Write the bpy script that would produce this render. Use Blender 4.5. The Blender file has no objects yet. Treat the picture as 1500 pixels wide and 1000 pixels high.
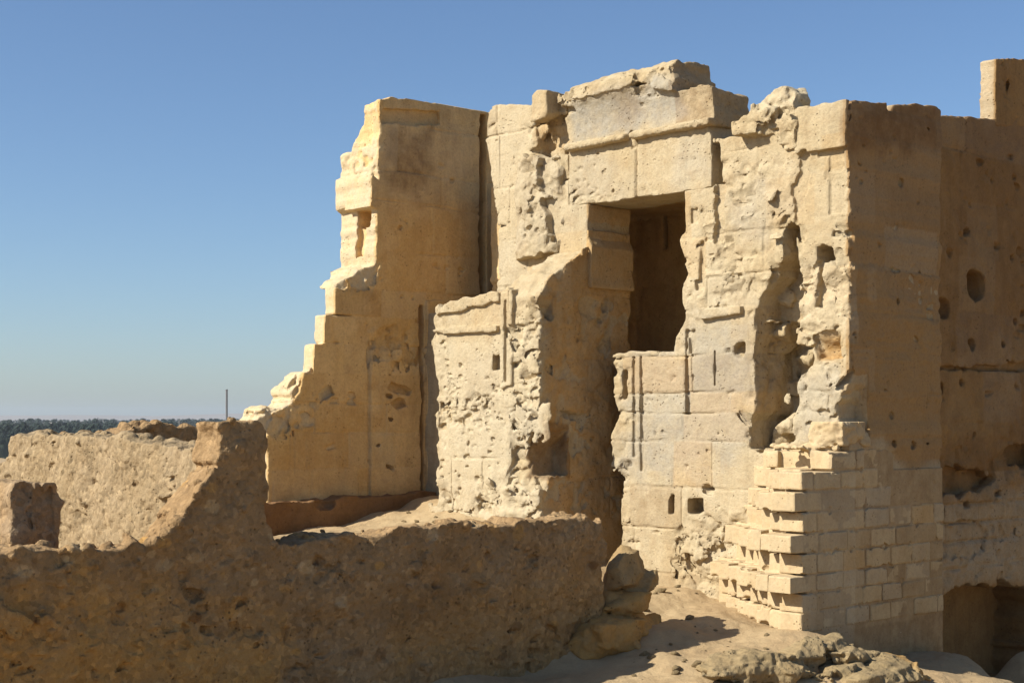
import bpy, math, random
import numpy as np
from mathutils import Vector, Matrix, noise as mnoise

random.seed(7)
HS = 1.0                                   # voxel size multiplier
sc = bpy.context.scene
COL = sc.collection
FPX, CX, HY, EYE = 2250.0, 750.0, 612.0, 2.8   # focal length in photo pixels, principal column, horizon row, eye height
CORNER = np.array([4.38, 20.0])
SA, CA = math.sin(math.radians(42.4)), math.cos(math.radians(42.4))

# ---- the temple frame: p runs along the sunlit walls (towards us, right), q along the shaded walls (away, right)
def world(p, q, z):
    return (CORNER[0] + SA*p + CA*q, CORNER[1] - CA*p + SA*q, z)
def to_pq(x, y):
    dx, dy = x-CORNER[0], y-CORNER[1]
    return (SA*dx - CA*dy, CA*dx + SA*dy)
def A(pts, q=0.0):                         # picture points on the vertical plane q = const -> (p, z)
    out = []
    for px, py in pts:
        k = (px-CX)/FPX
        p = (k*(20+SA*q) - 4.38 - CA*q)/(SA + k*CA)
        d = 20 - CA*p + SA*q
        out.append((p, EYE-(py-HY)*d/FPX))
    return out
def B(pts, p=0.0):                         # picture points on the vertical plane p = const -> (q, z)
    out = []
    for px, py in pts:
        k = (px-CX)/FPX
        q = (k*(20-CA*p) - 4.38 - SA*p)/(CA - k*SA)
        d = 20 - CA*p + SA*q
        out.append((q, EYE-(py-HY)*d/FPX))
    return out

# ---- numpy helpers ---------------------------------------------------------------------------
def wmat(n, x0, h, scale, off):            # cubic B-spline weights from a lattice of given spacing
    x = (x0 + h*np.arange(n))/scale + off
    x = x - math.floor(x[0]) + 1
    i = np.floor(x).astype(int); t = x-i
    m = int(i.max())+3
    W = np.zeros((n, m), 'f4'); r = np.arange(n)
    W[r, i-1] = (1-t)**3/6; W[r, i] = (3*t**3-6*t*t+4)/6
    W[r, i+1] = (-3*t**3+3*t*t+3*t+1)/6; W[r, i+2] = t**3/6
    return W
def noise_grid(shape, lo, h, scale, rng):
    if np.isscalar(scale): scale = [scale]*len(shape)
    Ws = [wmat(n, l, h, s, rng.random()) for n, l, s in zip(shape, lo, scale)]
    L = rng.uniform(-1, 1, [w.shape[1] for w in Ws]).astype('f4')
    for ax, w in enumerate(Ws):
        L = np.moveaxis(np.tensordot(w, L, axes=(1, ax)), 0, ax)
    return L*2.2
def poly_sd(u, v, poly):                   # signed distance to a closed polygon, negative inside
    u, v = np.broadcast_arrays(u, v)
    d = np.full(u.shape, 1e9, 'f4'); s = np.ones(u.shape, 'f4')
    n = len(poly)
    for i in range(n):
        ax, ay = poly[i]; bx, by = poly[i-1]
        ex, ey = bx-ax, by-ay; wx, wy = u-ax, v-ay
        t = np.clip((wx*ex+wy*ey)/(ex*ex+ey*ey+1e-12), 0, 1)
        d = np.minimum(d, (wx-ex*t)**2+(wy-ey*t)**2)
        c1 = v >= ay; c2 = v < by; c3 = ex*wy > ey*wx
        flip = (c1 & c2 & c3) | (~c1 & ~c2 & ~c3)
        s = np.where(flip, -s, s)
    return s*np.sqrt(d)
def sstep(a, b, x):
    t = np.clip((x-a)/(b-a), 0, 1); return t*t*(3-2*t)

def make_mesh(name, V, Q, attrs=None, smooth=True):
    me = bpy.data.meshes.new(name)
    me.vertices.add(len(V)); me.vertices.foreach_set('co', V.astype('f4').ravel())
    me.loops.add(len(Q)*4); me.loops.foreach_set('vertex_index', Q.astype('i4').ravel())
    me.polygons.add(len(Q)); me.polygons.foreach_set('loop_start', np.arange(0, len(Q)*4, 4, dtype='i4'))
    me.update(calc_edges=True); me.validate()
    me.polygons.foreach_set('use_smooth', np.full(len(me.polygons), smooth))
    for k, a in (attrs or {}).items():
        at = me.attributes.new(k, 'FLOAT', 'POINT'); at.data.foreach_set('value', a.astype('f4'))
    return me

def surface_nets(F, lo, h):
    F = F.copy()
    for ax in range(3):
        sl = [slice(None)]*3
        for e in (0, -1):
            sl[ax] = e; F[tuple(sl)] = np.maximum(F[tuple(sl)], 1e-3)
    S = F < 0
    n0, n1, n2 = (s-1 for s in F.shape)
    c = np.zeros((n0, n1, n2), 'u1')
    offs = [(i, j, k) for i in (0, 1) for j in (0, 1) for k in (0, 1)]
    for i, j, k in offs: c += S[i:i+n0, j:j+n1, k:k+n2]
    act = (c > 0) & (c < 8)
    idx = np.argwhere(act)
    ids = np.full(act.shape, -1, 'i4'); ids[act] = np.arange(len(idx))
    val = {o: F[idx[:, 0]+o[0], idx[:, 1]+o[1], idx[:, 2]+o[2]] for o in offs}
    acc = np.zeros((len(idx), 3), 'f4'); cnt = np.zeros(len(idx), 'f4')
    for o in offs:
        for ax in range(3):
            if o[ax]: continue
            b = list(o); b[ax] = 1; b = tuple(b)
            m = (val[o] < 0) != (val[b] < 0)
            t = np.where(m, val[o]/(val[o]-val[b]+1e-12), 0)
            for a2 in range(3):
                acc[:, a2] += np.where(m, (t if a2 == ax else o[a2]), 0)
            cnt += m
    V = (idx + acc/np.maximum(cnt, 1)[:, None])*h + np.array(lo)
    quads = []
    for ax in range(3):
        a1, a2 = (ax+1) % 3, (ax+2) % 3
        s0 = [slice(None)]*3; s1 = [slice(None)]*3
        s0[ax] = slice(0, -1); s1[ax] = slice(1, None)
        X = S[tuple(s0)] != S[tuple(s1)]
        e = np.argwhere(X)
        e = e[(e[:, a1] > 0) & (e[:, a2] > 0) & (e[:, a1] < F.shape[a1]-1) & (e[:, a2] < F.shape[a2]-1)]
        if not len(e): continue
        def g(d1, d2):
            t = e.copy(); t[:, a1] -= d1; t[:, a2] -= d2
            return ids[t[:, 0], t[:, 1], t[:, 2]]
        q = np.stack([g(1, 1), g(0, 1), g(0, 0), g(1, 0)], 1)
        inside = S[e[:, 0], e[:, 1], e[:, 2]]
        q[~inside] = q[~inside][:, ::-1]
        quads.append(q)
    return V, np.concatenate(quads)

class Vol:
    """a solid on a voxel grid, in the (p, q, z) frame"""
    def __init__(s, lo, hi, h, seed=1):
        s.h = h*HS; s.lo = np.array(lo, float)
        s.n = [int(math.ceil((b-a)/s.h))+1 for a, b in zip(lo, hi)]
        s.ax = [s.lo[i]+s.h*np.arange(s.n[i]) for i in range(3)]
        s.F = np.full(s.n, 1.0, 'f4'); s.rng = np.random.default_rng(seed)
        s.R = []; s.M = []
    def sl(s, lo, hi):
        r = []
        for i in range(3):
            a = max(0, int(math.floor((lo[i]-s.lo[i])/s.h))); b = min(s.n[i], int(math.ceil((hi[i]-s.lo[i])/s.h))+1)
            if b-a < 1: return None
            r.append(slice(a, b))
        return tuple(r)
    def apply(s, op, sl, d):
        if op == 'add': s.F[sl] = np.minimum(s.F[sl], d)
        else: s.F[sl] = np.maximum(s.F[sl], -d)
    def prism(s, op, plane, poly, d0, d1, wob=0.0, ws=.12, slope=0.0, ref=0.0):
        m = .3 if op == 'add' else .12
        us = [a for a, _ in poly]; vs = [b for _, b in poly]
        if plane == 'A': lo, hi = (min(us)-m, d0-m, min(vs)-m), (max(us)+m, d1+m, max(vs)+m)
        else: lo, hi = (d0-m, min(us)-m, min(vs)-m), (d1+m, max(us)+m, max(vs)+m)
        sl = s.sl(lo, hi)
        if sl is None: return
        P, Q, Z = s.ax[0][sl[0]], s.ax[1][sl[1]], s.ax[2][sl[2]]
        U, W = (P, Q) if plane == 'A' else (Q, P)
        sd = poly_sd(U[:, None], Z[None, :], poly)
        if wob: sd = sd + wob*noise_grid(sd.shape, (U[0], Z[0]), s.h, ws, s.rng) + .4*wob*noise_grid(sd.shape, (U[0], Z[0]), s.h, ws*.4, s.rng)
        w = np.abs(W-(d0+d1)/2)-(d1-d0)/2
        if plane == 'A': d = np.maximum(sd[:, None, :], w[None, :, None])
        else: d = np.maximum(sd[None, :, :], w[:, None, None])
        s.apply(op, sl, d.astype('f4'))
    def box(s, op, lo, hi, jit=0.0):
        c = [(a+b)/2 for a, b in zip(lo, hi)]; r = [(b-a)/2 for a, b in zip(lo, hi)]
        sl = s.sl([a-.15 for a in lo], [b+.15 for b in hi])
        if sl is None: return
        X = [s.ax[i][sl[i]] for i in range(3)]
        t = [s.rng.uniform(-jit, jit) for _ in range(6)]
        d = np.maximum(np.maximum((np.abs(X[0]-c[0])-r[0])[:, None, None] + t[0]*(X[2]-c[2])[None, None, :] + t[3]*(X[1]-c[1])[None, :, None],
                                  (np.abs(X[1]-c[1])-r[1])[None, :, None] + t[1]*(X[0]-c[0])[:, None, None] + t[4]*(X[2]-c[2])[None, None, :]),
                       (np.abs(X[2]-c[2])-r[2])[None, None, :] + t[2]*(X[1]-c[1])[None, :, None])
        s.apply(op, sl, d.astype('f4'))
    def ell(s, op, c, r, rot=0.0, tilt=0.0, power=2.0):
        R = max(r)*1.3+.05
        sl = s.sl([x-R for x in c], [x+R for x in c])
        if sl is None: return
        X = np.stack(np.meshgrid(*[s.ax[i][sl[i]]-c[i] for i in range(3)], indexing='ij'), -1)
        M = (Matrix.Rotation(rot, 3, 'Z') @ Matrix.Rotation(tilt, 3, 'X'))
        X = X @ np.array(M)
        d = ((np.abs(X/np.array(r))**power).sum(-1)**(1/power)-1)*min(r)
        s.apply(op, sl, d.astype('f4'))
    def rock(s, op, c, r, rot=0.0, tilt=0.0, n=13):
        R = max(r)*1.5+.05
        sl = s.sl([x-R for x in c], [x+R for x in c])
        if sl is None: return
        X = np.stack(np.meshgrid(*[s.ax[i][sl[i]]-c[i] for i in range(3)], indexing='ij'), -1)
        X = X @ np.array(Matrix.Rotation(rot, 3, 'Z') @ Matrix.Rotation(tilt, 3, 'X'))/np.array(r)
        N = s.rng.normal(size=(n, 3)); N /= np.linalg.norm(N, axis=1)[:, None]
        N = np.concatenate([N, np.eye(3), -np.eye(3)])
        C = np.concatenate([s.rng.uniform(.72, 1.0, n), s.rng.uniform(.85, 1.05, 6)])
        d = ((X @ N.T) - C).max(-1)*min(r)
        s.apply(op, sl, d.astype('f4'))
    def rough(s, plane, poly, amp, soft=.1): s.R.append((plane, poly, amp, soft))
    def paint(s, attr, plane, poly, val, soft=.08, rng=None): s.M.append((attr, plane, poly, val, soft, rng))
    def dent(s, plane, zs=(), segs=(), depth=.014, sig=.02, rng=None):
        """course lines (zs) and upright joints (segs: u, z0, z1) pressed into the surface"""
        for z in zs:
            g = depth*np.exp(-((s.ax[2]-z)/sig)**2); s.F += g[None, None, :].astype('f4')
        U = s.ax[0] if plane == 'A' else s.ax[1]
        for u, z0, z1 in segs:
            g = (depth*np.exp(-((U-u)/sig)**2))[:, None]*((s.ax[2] > z0) & (s.ax[2] < z1))[None, :]
            s.F += (g[:, None, :] if plane == 'A' else g[None, :, :]).astype('f4')
    def pits(s, plane, poly, w, n, r0, r1, pred=None):
        us = [a for a, _ in poly]; vs = [b for _, b in poly]; k = 0
        while k < n:
            u, v = s.rng.uniform(min(us), max(us)), s.rng.uniform(min(vs), max(vs)); k += 1
            if poly_sd(np.array([u]), np.array([v]), poly)[0] > 0: continue
            r = r0+(r1-r0)*s.rng.random()**2.5
            rr = (r*s.rng.uniform(.8, 1.9), r*s.rng.uniform(.7, 1.3), r*s.rng.uniform(.5, 1.1))
            c = (u, w, v) if plane == 'A' else (w, u, v)
            if plane == 'B': rr = (rr[1], rr[0], rr[2])
            s.rock('cut', c, rr, s.rng.uniform(-.5, .5), s.rng.uniform(-.5, .5), 7)
    def chips(s, plane, poly, w, n, r0, r1, add=.35):
        us = [a for a, _ in poly]; vs = [b for _, b in poly]
        for k in range(n):
            u, v = s.rng.uniform(min(us), max(us)), s.rng.uniform(min(vs), max(vs))
            if poly_sd(np.array([u]), np.array([v]), poly)[0] > 0: continue
            r = r0+(r1-r0)*s.rng.random()**2
            dp = r*s.rng.uniform(.10, .28)
            rr = (r*s.rng.uniform(.7, 1.9), dp, r*s.rng.uniform(.6, 1.3))
            c = (u, w, v) if plane == 'A' else (w, u, v)
            if plane == 'B': rr = (rr[1], rr[0], rr[2])
            isadd = s.rng.random() < add*.7
            ii = [int(round((c[i]-s.lo[i])/s.h)) for i in range(3)]
            kk = 1 if plane == 'A' else 0
            ii[kk] += (2 if plane == 'A' else -2)
            if isadd and (min(ii) < 0 or any(a >= b for a, b in zip(ii, s.n)) or s.F[tuple(ii)] > -.015): continue
            s.rock('add' if isadd else 'cut', c, rr, s.rng.uniform(-.3, .3), s.rng.uniform(-.6, .6), 8)
    def masonry(s, plane, zs, l0=.6, l1=1.2, amp=.010, joint=.026, sig=.013, poly=None, tone=.35, wr=None):
        U = s.ax[0] if plane == 'A' else s.ax[1]; Z = s.ax[2]
        M = np.zeros((len(U), len(Z)), 'f4')
        zs = sorted(zs)
        gate = lambda: np.clip(.55+.8*noise_grid([len(U), len(Z)], (U[0], Z[0]), s.h, .5, s.rng), 0, 1)
        for z in zs[1:-1] if len(zs) > 2 else []:
            wv = z+.012*noise_grid([len(U)], (U[0],), s.h, .35, s.rng)
            M += joint*np.exp(-((Z[None, :]-wv[:, None])/sig)**2)
        for z0, z1 in zip(zs[:-1], zs[1:]):
            u = U[0]-s.rng.uniform(0, l1); zi = (Z >= z0) & (Z < z1)
            while u < U[-1]:
                u1 = u+s.rng.uniform(l0, l1); ui = (U >= u) & (U < u1)
                M[np.ix_(ui, zi)] += s.rng.uniform(-amp, amp)
                g = joint*np.exp(-((U-u)/sig)**2)
                M[:, zi] += g[:, None]
                if s.rng.random() < .6: s.M.append((('pale', 'warm', 'grey', 'dark')[s.rng.choice(4, p=[.35, .3, .2, .15])], plane, [(u, z0), (u1, z0), (u1, z1), (u, z1)], s.rng.uniform(.1, tone), .015, wr))
                u = u1
        M *= gate()
        if poly is not None: M *= sstep(.05, -.05, poly_sd(U[:, None], Z[None, :], poly))
        s.F += (M[:, None, :] if plane == 'A' else M[None, :, :]).astype('f4')
    def finish(s, name, parent, mat, base=.008, label=None, big=.0, extra=None):
        F, h = s.F, s.h
        nz = lambda sc_: noise_grid(s.n, s.lo, h, sc_, s.rng)
        fine = nz(max(.032, 1.7*h))*.30 + nz(.065)*.42 + nz(.14)*.5
        coarse = nz(.32)
        amp = np.zeros(s.n, 'f4')
        for plane, poly, a, soft in s.R:
            U = s.ax[0] if plane == 'A' else s.ax[1]
            m = a*sstep(soft, -soft, poly_sd(U[:, None], s.ax[2][None, :], poly))
            amp = np.maximum(amp, (m[:, None, :] if plane == 'A' else m[None, :, :]).astype('f4'))
        F = F + base*(fine+.9*coarse) + amp*(fine*.55+coarse*.75+.5*(1-2*np.abs(nz(.2)))) + big*nz(.7)
        if extra is not None: F = extra(s, F)
        V, Qd = surface_nets(F, s.lo, h)
        at = {k: np.zeros(len(V), 'f4') for k in ('grey', 'warm', 'dark', 'pale', 'brown', 'buff')}
        wob = noise_grid([90, 90, 90], s.lo, (max(np.array(s.n)*h)+.1)/88, .16, s.rng)
        ii = np.clip(((V-s.lo)/((max(np.array(s.n)*h)+.1)/88)).astype(int), 0, 89)
        wv = wob[ii[:, 0], ii[:, 1], ii[:, 2]]
        for attr, plane, poly, val, soft, rng in s.M:
            U = V[:, 0] if plane == 'A' else V[:, 1]; W = V[:, 1] if plane == 'A' else V[:, 0]
            m = val*sstep(soft, -soft, poly_sd(U, V[:, 2], poly)+wv*soft*.9)
            if rng: m = m*((W > rng[0]) & (W < rng[1]))
            at[attr] = np.maximum(at[attr], m)
        me = make_mesh(name, V, Qd, at, False)
        me.materials.append(mat)
        o = bpy.data.objects.new(name, me); COL.objects.link(o)
        if parent: o.parent = parent
        else: o.matrix_world = FRAME
        if label: o['label'] = label
        return o

FRAME = Matrix(((SA, CA, 0, CORNER[0]), (-CA, SA, 0, CORNER[1]), (0, 0, 1, 0), (0, 0, 0, 1)))
def tag(o, label=None, cat=None, group=None, kind=None):
    if label: o['label'] = label
    if cat: o['category'] = cat
    if group: o['group'] = group
    if kind: o['kind'] = kind
    return o

# ---- materials -------------------------------------------------------------------------------
class NT:
    def __init__(s, name):
        s.m = bpy.data.materials.new(name); s.m.use_nodes = True
        s.t = s.m.node_tree; s.b = s.t.nodes['Principled BSDF']
    def n(s, typ, **kw):
        x = s.t.nodes.new(typ)
        for k, v in kw.items():
            if k.startswith('i_'):
                key = k[2:]; x.inputs[int(key) if key.isdigit() else key.replace('_', ' ')].default_value = v
            else: setattr(x, k, v)
        return x
    def l(s, a, b): s.t.links.new(a, b)
    def noise(s, vec, scale, detail=4, rough=.6):
        x = s.n('ShaderNodeTexNoise'); x.inputs['Scale'].default_value = scale
        x.inputs['Detail'].default_value = detail; x.inputs['Roughness'].default_value = rough
        s.l(vec, x.inputs['Vector']); return x.outputs['Fac']
    def ramp(s, fac, stops):
        r = s.n('ShaderNodeValToRGB'); e = r.color_ramp.elements
        while len(e) < len(stops): e.new(.5)
        for el, (p, c) in zip(e, stops):
            el.position = p; el.color = (c, c, c, 1) if np.isscalar(c) else (*c, 1)
        s.l(fac, r.inputs['Fac']); return r.outputs['Color']
    def mix(s, fac, a, b, mode='MIX'):
        x = s.n('ShaderNodeMix', data_type='RGBA', blend_type=mode)
        for sock, v in ((x.inputs['Factor'], fac), (x.inputs['A'], a), (x.inputs['B'], b)):
            if isinstance(v, (int, float)): sock.default_value = v
            elif isinstance(v, tuple): sock.default_value = (*v, 1)
            else: s.l(v, sock)
        return x.outputs['Result']
    def math(s, op, a, b=0.0):
        x = s.n('ShaderNodeMath', operation=op)
        for i, v in enumerate((a, b)):
            if isinstance(v, (int, float)): x.inputs[i].default_value = v
            else: s.l(v, x.inputs[i])
        return x.outputs[0]
    def attr(s, name): return s.n('ShaderNodeAttribute', attribute_name=name).outputs['Fac']

def stone_mat(name, pale, tan, brown, courses=True, grain=1.0, pebbly=0.0, cour=(.9, .42), jointdark=.45, bumpd=.03):
    t = NT(name)
    co = t.n('ShaderNodeTexCoord').outputs['Object']
    big = t.noise(co, .9, 5, .62); mid = t.noise(co, 4.0, 6, .65); fine = t.noise(co, 24, 5, .7); vf = t.noise(co, 85, 3, .7)
    st = t.n('ShaderNodeMapping', vector_type='POINT'); st.inputs['Scale'].default_value = (3.2, 3.2, .55); t.l(co, st.inputs['Vector'])
    streak = t.noise(st.outputs['Vector'], 1.6, 5, .6)
    c = t.mix(t.ramp(big, [(.36, 0.), (.64, 1.)]), pale, tan)
    c = t.mix(t.math('MULTIPLY', t.ramp(mid, [(.46, 0.), (.72, 1.)]), .55), c, brown)
    c = t.mix(t.math('MULTIPLY', t.ramp(streak, [(.50, 0.), (.74, 1.)]), .5), c, tuple(x*.68 for x in tan))
    bw = None
    if courses:
        sep = t.n('ShaderNodeSeparateXYZ'); t.l(co, sep.inputs[0])
        cmb = t.n('ShaderNodeCombineXYZ')
        wv = t.math('MULTIPLY', t.math('SUBTRACT', mid, .5), .10)
        t.l(t.math('ADD', t.math('ADD', sep.outputs[0], sep.outputs[1]), wv), cmb.inputs[0])
        t.l(t.math('ADD', sep.outputs[2], t.math('MULTIPLY', t.math('SUBTRACT', big, .5), .12)), cmb.inputs[1])
        br = t.n('ShaderNodeTexBrick', offset=.42, squash=1.0)
        for k, v in (('Scale', 1.0), ('Brick Width', cour[0]), ('Row Height', cour[1]), ('Mortar Size', .011), ('Mortar Smooth', .5), ('Bias', 0.0)):
            br.inputs[k].default_value = v
        br.inputs['Color1'].default_value = (.86, .86, .86, 1); br.inputs['Color2'].default_value = (1.06, 1.04, 1.0, 1)
        br.inputs['Mortar'].default_value = (.95, .95, .95, 1)
        t.l(cmb.outputs[0], br.inputs['Vector'])
        c = t.mix(.55, c, br.outputs['Color'], 'MULTIPLY')
        gate = t.ramp(t.noise(co, 2.3, 2), [(.42, 0.), (.58, 1.)])
        bw = t.math('MULTIPLY', br.outputs['Fac'], gate)
        c = t.mix(t.math('MULTIPLY', bw, jointdark), c, tuple(x*.35 for x in brown))
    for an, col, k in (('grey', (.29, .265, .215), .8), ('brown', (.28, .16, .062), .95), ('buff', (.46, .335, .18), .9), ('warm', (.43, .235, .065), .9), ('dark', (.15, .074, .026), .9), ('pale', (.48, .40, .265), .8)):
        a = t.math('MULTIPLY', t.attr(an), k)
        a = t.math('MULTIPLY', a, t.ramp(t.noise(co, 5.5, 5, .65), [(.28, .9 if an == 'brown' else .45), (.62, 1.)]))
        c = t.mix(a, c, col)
    # pock marks and grains
    vo = t.n('ShaderNodeTexVoronoi', feature='F1'); vo.inputs['Scale'].default_value = 17; vo.inputs['Randomness'].default_value = 1
    t.l(co, vo.inputs['Vector'])
    pit = t.math('MULTIPLY', t.ramp(vo.outputs['Distance'], [(.10, 1.), (.26, 0.)]), t.ramp(t.noise(co, 3.1, 3), [(.50, 0.), (.60, 1.)]))
    c = t.mix(t.math('MULTIPLY', pit, .6), c, tuple(x*.5 for x in brown))
    c = t.mix(.55*grain, c, t.ramp(fine, [(.25, .62), (.5, 1.0), (.75, 1.22)]), 'MULTIPLY')
    c = t.mix(.35*grain, c, t.ramp(vf, [(.25, .7), (.5, 1.0), (.75, 1.2)]), 'MULTIPLY')
    hgt = t.math('ADD', t.math('MULTIPLY', mid, .5), t.math('ADD', t.math('MULTIPLY', fine, .32*grain), t.math('MULTIPLY', vf, .10*grain)))
    hgt = t.math('SUBTRACT', hgt, t.math('MULTIPLY', pit, .35))
    if bw is not None: hgt = t.math('SUBTRACT', hgt, t.math('MULTIPLY', bw, .5))
    if pebbly:
        v2 = t.n('ShaderNodeTexVoronoi', feature='F1'); v2.inputs['Scale'].default_value = 19
        wm = t.n('ShaderNodeVectorMath', operation='ADD'); t.l(co, wm.inputs[0])
        nn = t.n('ShaderNodeTexNoise'); nn.inputs['Scale'].default_value = 7; t.l(co, nn.inputs['Vector'])
        sc3 = t.n('ShaderNodeVectorMath', operation='SCALE'); sc3.inputs['Scale'].default_value = .09; t.l(nn.outputs['Color'], sc3.inputs[0]); t.l(sc3.outputs[0], wm.inputs[1])
        t.l(wm.outputs[0], v2.inputs['Vector'])
        v2c = t.n('ShaderNodeSeparateColor'); t.l(v2.outputs['Color'], v2c.inputs[0])
        c = t.mix(pebbly, c, t.ramp(v2c.outputs[0], [(0, .55), (.14, .6), (.2, .95), (.8, 1.05), (.88, 1.45), (1., 1.6)]), 'MULTIPLY')
        hgt = t.math('SUBTRACT', hgt, t.math('MULTIPLY', v2.outputs['Distance'], .55*pebbly))
    bp = t.n('ShaderNodeBump'); bp.inputs['Strength'].default_value = .9; bp.inputs['Distance'].default_value = bumpd
    t.l(hgt, bp.inputs['Height']); t.l(bp.outputs[0], t.b.inputs['Normal'])
    t.l(c, t.b.inputs['Base Color']); t.b.inputs['Roughness'].default_value = .93; t.b.inputs['Specular IOR Level'].default_value = .15
    return t.m

K = .70
def sc_(*c): return tuple(x*K for x in c)
LIME = stone_mat('limestone', sc_(0.620, 0.497, 0.310), sc_(0.570, 0.435, 0.245), sc_(0.440, 0.296, 0.146), courses=False, bumpd=.045)
LIME_B = stone_mat('limestone_yellowed', (.64, .445, .215), (.58, .39, .165), (.43, .265, .105), courses=False, bumpd=.04)
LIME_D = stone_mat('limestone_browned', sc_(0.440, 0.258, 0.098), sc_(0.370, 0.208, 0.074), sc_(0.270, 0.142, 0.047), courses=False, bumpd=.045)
BRICK = stone_mat('cut_limestone_blocks', sc_(0.700, 0.506, 0.267), sc_(0.630, 0.439, 0.215), sc_(0.500, 0.315, 0.138), courses=False, grain=.8, bumpd=.02)
MUD = stone_mat('salt_mud', sc_(.450, .292, .142), sc_(.400, .250, .115), sc_(.275, .163, .070), courses=False, pebbly=.42, bumpd=.06)
MUDLIT = stone_mat('pale_salt_mud', sc_(0.440, 0.320, 0.181), sc_(0.395, 0.282, 0.150), sc_(0.330, 0.220, 0.107), courses=False, pebbly=.4, bumpd=.05)
EARTH = stone_mat('packed_earth', sc_(0.330, 0.186, 0.082), sc_(0.270, 0.143, 0.060), sc_(0.200, 0.105, 0.043), courses=False, bumpd=.03)
ROCK = stone_mat('loose_rock', sc_(.43, .315, .165), sc_(.37, .265, .13), sc_(.26, .17, .075), courses=False, bumpd=.05)

# ---- the temple ------------------------------------------------------------------------------
temple = bpy.data.objects.new('ruined_temple', None); COL.objects.link(temple); temple.matrix_world = FRAME
tag(temple, 'tall ruined limestone temple with dark doorway, broken cornice and stepped side wall', 'ruin')

def right_facade():
    v = Vol((-4.5, -.35, -.7), (.2, 2.4, 7.45), .022, 3)
    a = lambda pts, q=0: A(pts, q)
    out = a([(1002, 279), (1043, 272), (1045, 205), (1095, 198), (1100, 182), (1165, 176), (1166, 158), (1243, 148), (1243, 980), (905, 980),
             (908, 850), (911, 715), (905, 690), (897, 640), (905, 600), (896, 575), (895, 520), (905, 516), (985, 514), (990, 485), (1003, 466), (1000, 425), (1006, 400), (994, 350), (1003, 335)])
    v.prism('add', 'A', out, 0, 2.2, wob=.015)
    v.prism('add', 'B', B([(1243, 160), (1243, 147), (1275, 149), (1300, 151), (1304, 160), (1312, 151), (1350, 153), (1372, 155), (1379, 162), (1379, 260), (1243, 260)]), -.9, -.01, wob=.012)
    v.prism('add', 'A', a([(1168, 160), (1243, 148), (1243, 213), (1168, 226)]), -.07, .3, wob=.01)      # top course stands proud
    v.prism('add', 'A', a([(1028, 452), (1090, 446), (1090, 460), (1030, 467)]), -.08, .2, wob=.012)      # broken sill
    # eroded near corner
    v.prism('cut', 'A', a([(1236, 340), (1262, 335), (1262, 400), (1252, 392), (1250, 385), (1243, 366)]), -.4, .12, wob=.04)
    v.prism('cut', 'A', a([(1243, 396), (1262, 396), (1262, 500), (1248, 505), (1242, 495)]), -.4, .1, wob=.03)
    v.prism('cut', 'A', a([(1246, 520), (1270, 520), (1270, 650), (1232, 640), (1226, 612), (1231, 580), (1240, 556)]), -.4, .45, wob=.03)
    # the deep upright recess
    v.prism('cut', 'A', a([(1106, 468), (1168, 474), (1161, 492), (1163, 505), (1188, 506), (1190, 535), (1168, 548), (1165, 600), (1163, 640), (1150, 655), (1099, 655), (1095, 615), (1104, 600)]), -.4, .86, wob=.02)
    v.prism('cut', 'A', a([(1108, 472), (1110, 445), (1126, 425), (1138, 395), (1147, 380), (1167, 385), (1168, 476)]), -.4, .5, wob=.03)
    v.prism('cut', 'A', a([(1144, 400), (1147, 332), (1158, 322), (1167, 335), (1167, 400)]), -.4, .34, wob=.02)
    pr = a([(1107, 550)])[0][0]
    v.chips('B', B([(1108, 470), (1160, 470), (1160, 640), (1106, 640)], pr), pr+.02, 60, .05, .18, add=.3)
    v.chips('A', a([(1096, 600), (1112, 470), (1140, 390), (1150, 325), (1175, 330), (1172, 480), (1172, 650), (1096, 655)]), 0, 60, .05, .16, add=0)
    for px, py, dq in ((1125, 483, .35), (1118, 500, .5), (1150, 620, .3), (1130, 640, .4), (1150, 520, .7), (1140, 560, .75), (1135, 430, .35)):
        cz = a([(px, py)])[0]; v.rock('add', (cz[0]-.2, dq+.22, cz[1]), (.19, .24, .13), .1, .2, 8)
    v.rough('A', a([(1090, 655), (1100, 470), (1140, 320), (1172, 320), (1172, 655)]), .03)
    # holes and gouges
    v.prism('cut', 'A', a([(1197, 362), (1206, 357), (1221, 364), (1223, 383), (1200, 383)]), -.3, .4, wob=.02)
    v.prism('cut', 'A', a([(1195, 383), (1207, 383), (1204, 420), (1213, 445), (1205, 457), (1192, 450), (1197, 415)]), -.3, .13, wob=.02)
    pz = a([(1211, 508)])[0]; v.rock('cut', (pz[0], -.03, pz[1]), (.27, .28, .19), .15, .2, 9)
    pz = a([(1083, 512)])[0]; v.rock('cut', (pz[0], 0, pz[1]), (.1, .2, .11), .15, .2, 9)
    pz = a([(1018, 742)])[0]; v.rock('cut', (pz[0], 0, pz[1]), (.16, .35, .15), .15, .2, 9)
    pz = a([(983, 740)])[0]; v.rock('cut', (pz[0], 0, pz[1]), (.06, .22, .16), .15, .2, 9)
    pz = a([(1037, 718)])[0]; v.rock('cut', (pz[0], 0, pz[1]), (.12, .15, .08), .15, .2, 9)
    v.prism('cut', 'A', a([(910, 541), (919, 540), (918, 582), (911, 583)]), -.3, .2, wob=.008)
    for x0, x1, y0, y1, dp in ((926, 931, 522, 610, .05), (937, 941, 522, 690, .05), (1003, 1008, 484, 605, .08), (1045, 1048, 512, 565, .06), (926, 930, 610, 668, .05)):
        v.prism('cut', 'A', a([(x0, y0), (x1, y0), (x1, y1), (x0, y1)]), -.3, dp, wob=.006)
    v.prism('cut', 'A', a([(1005, 484), (1018, 482), (1016, 515), (1010, 520)]), -.3, .06, wob=.02)
    v.prism('cut', 'A', a([(1043, 210), (1054, 208), (1054, 268), (1043, 270)]), -.3, .4)                  # slot beside the lintel
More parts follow.
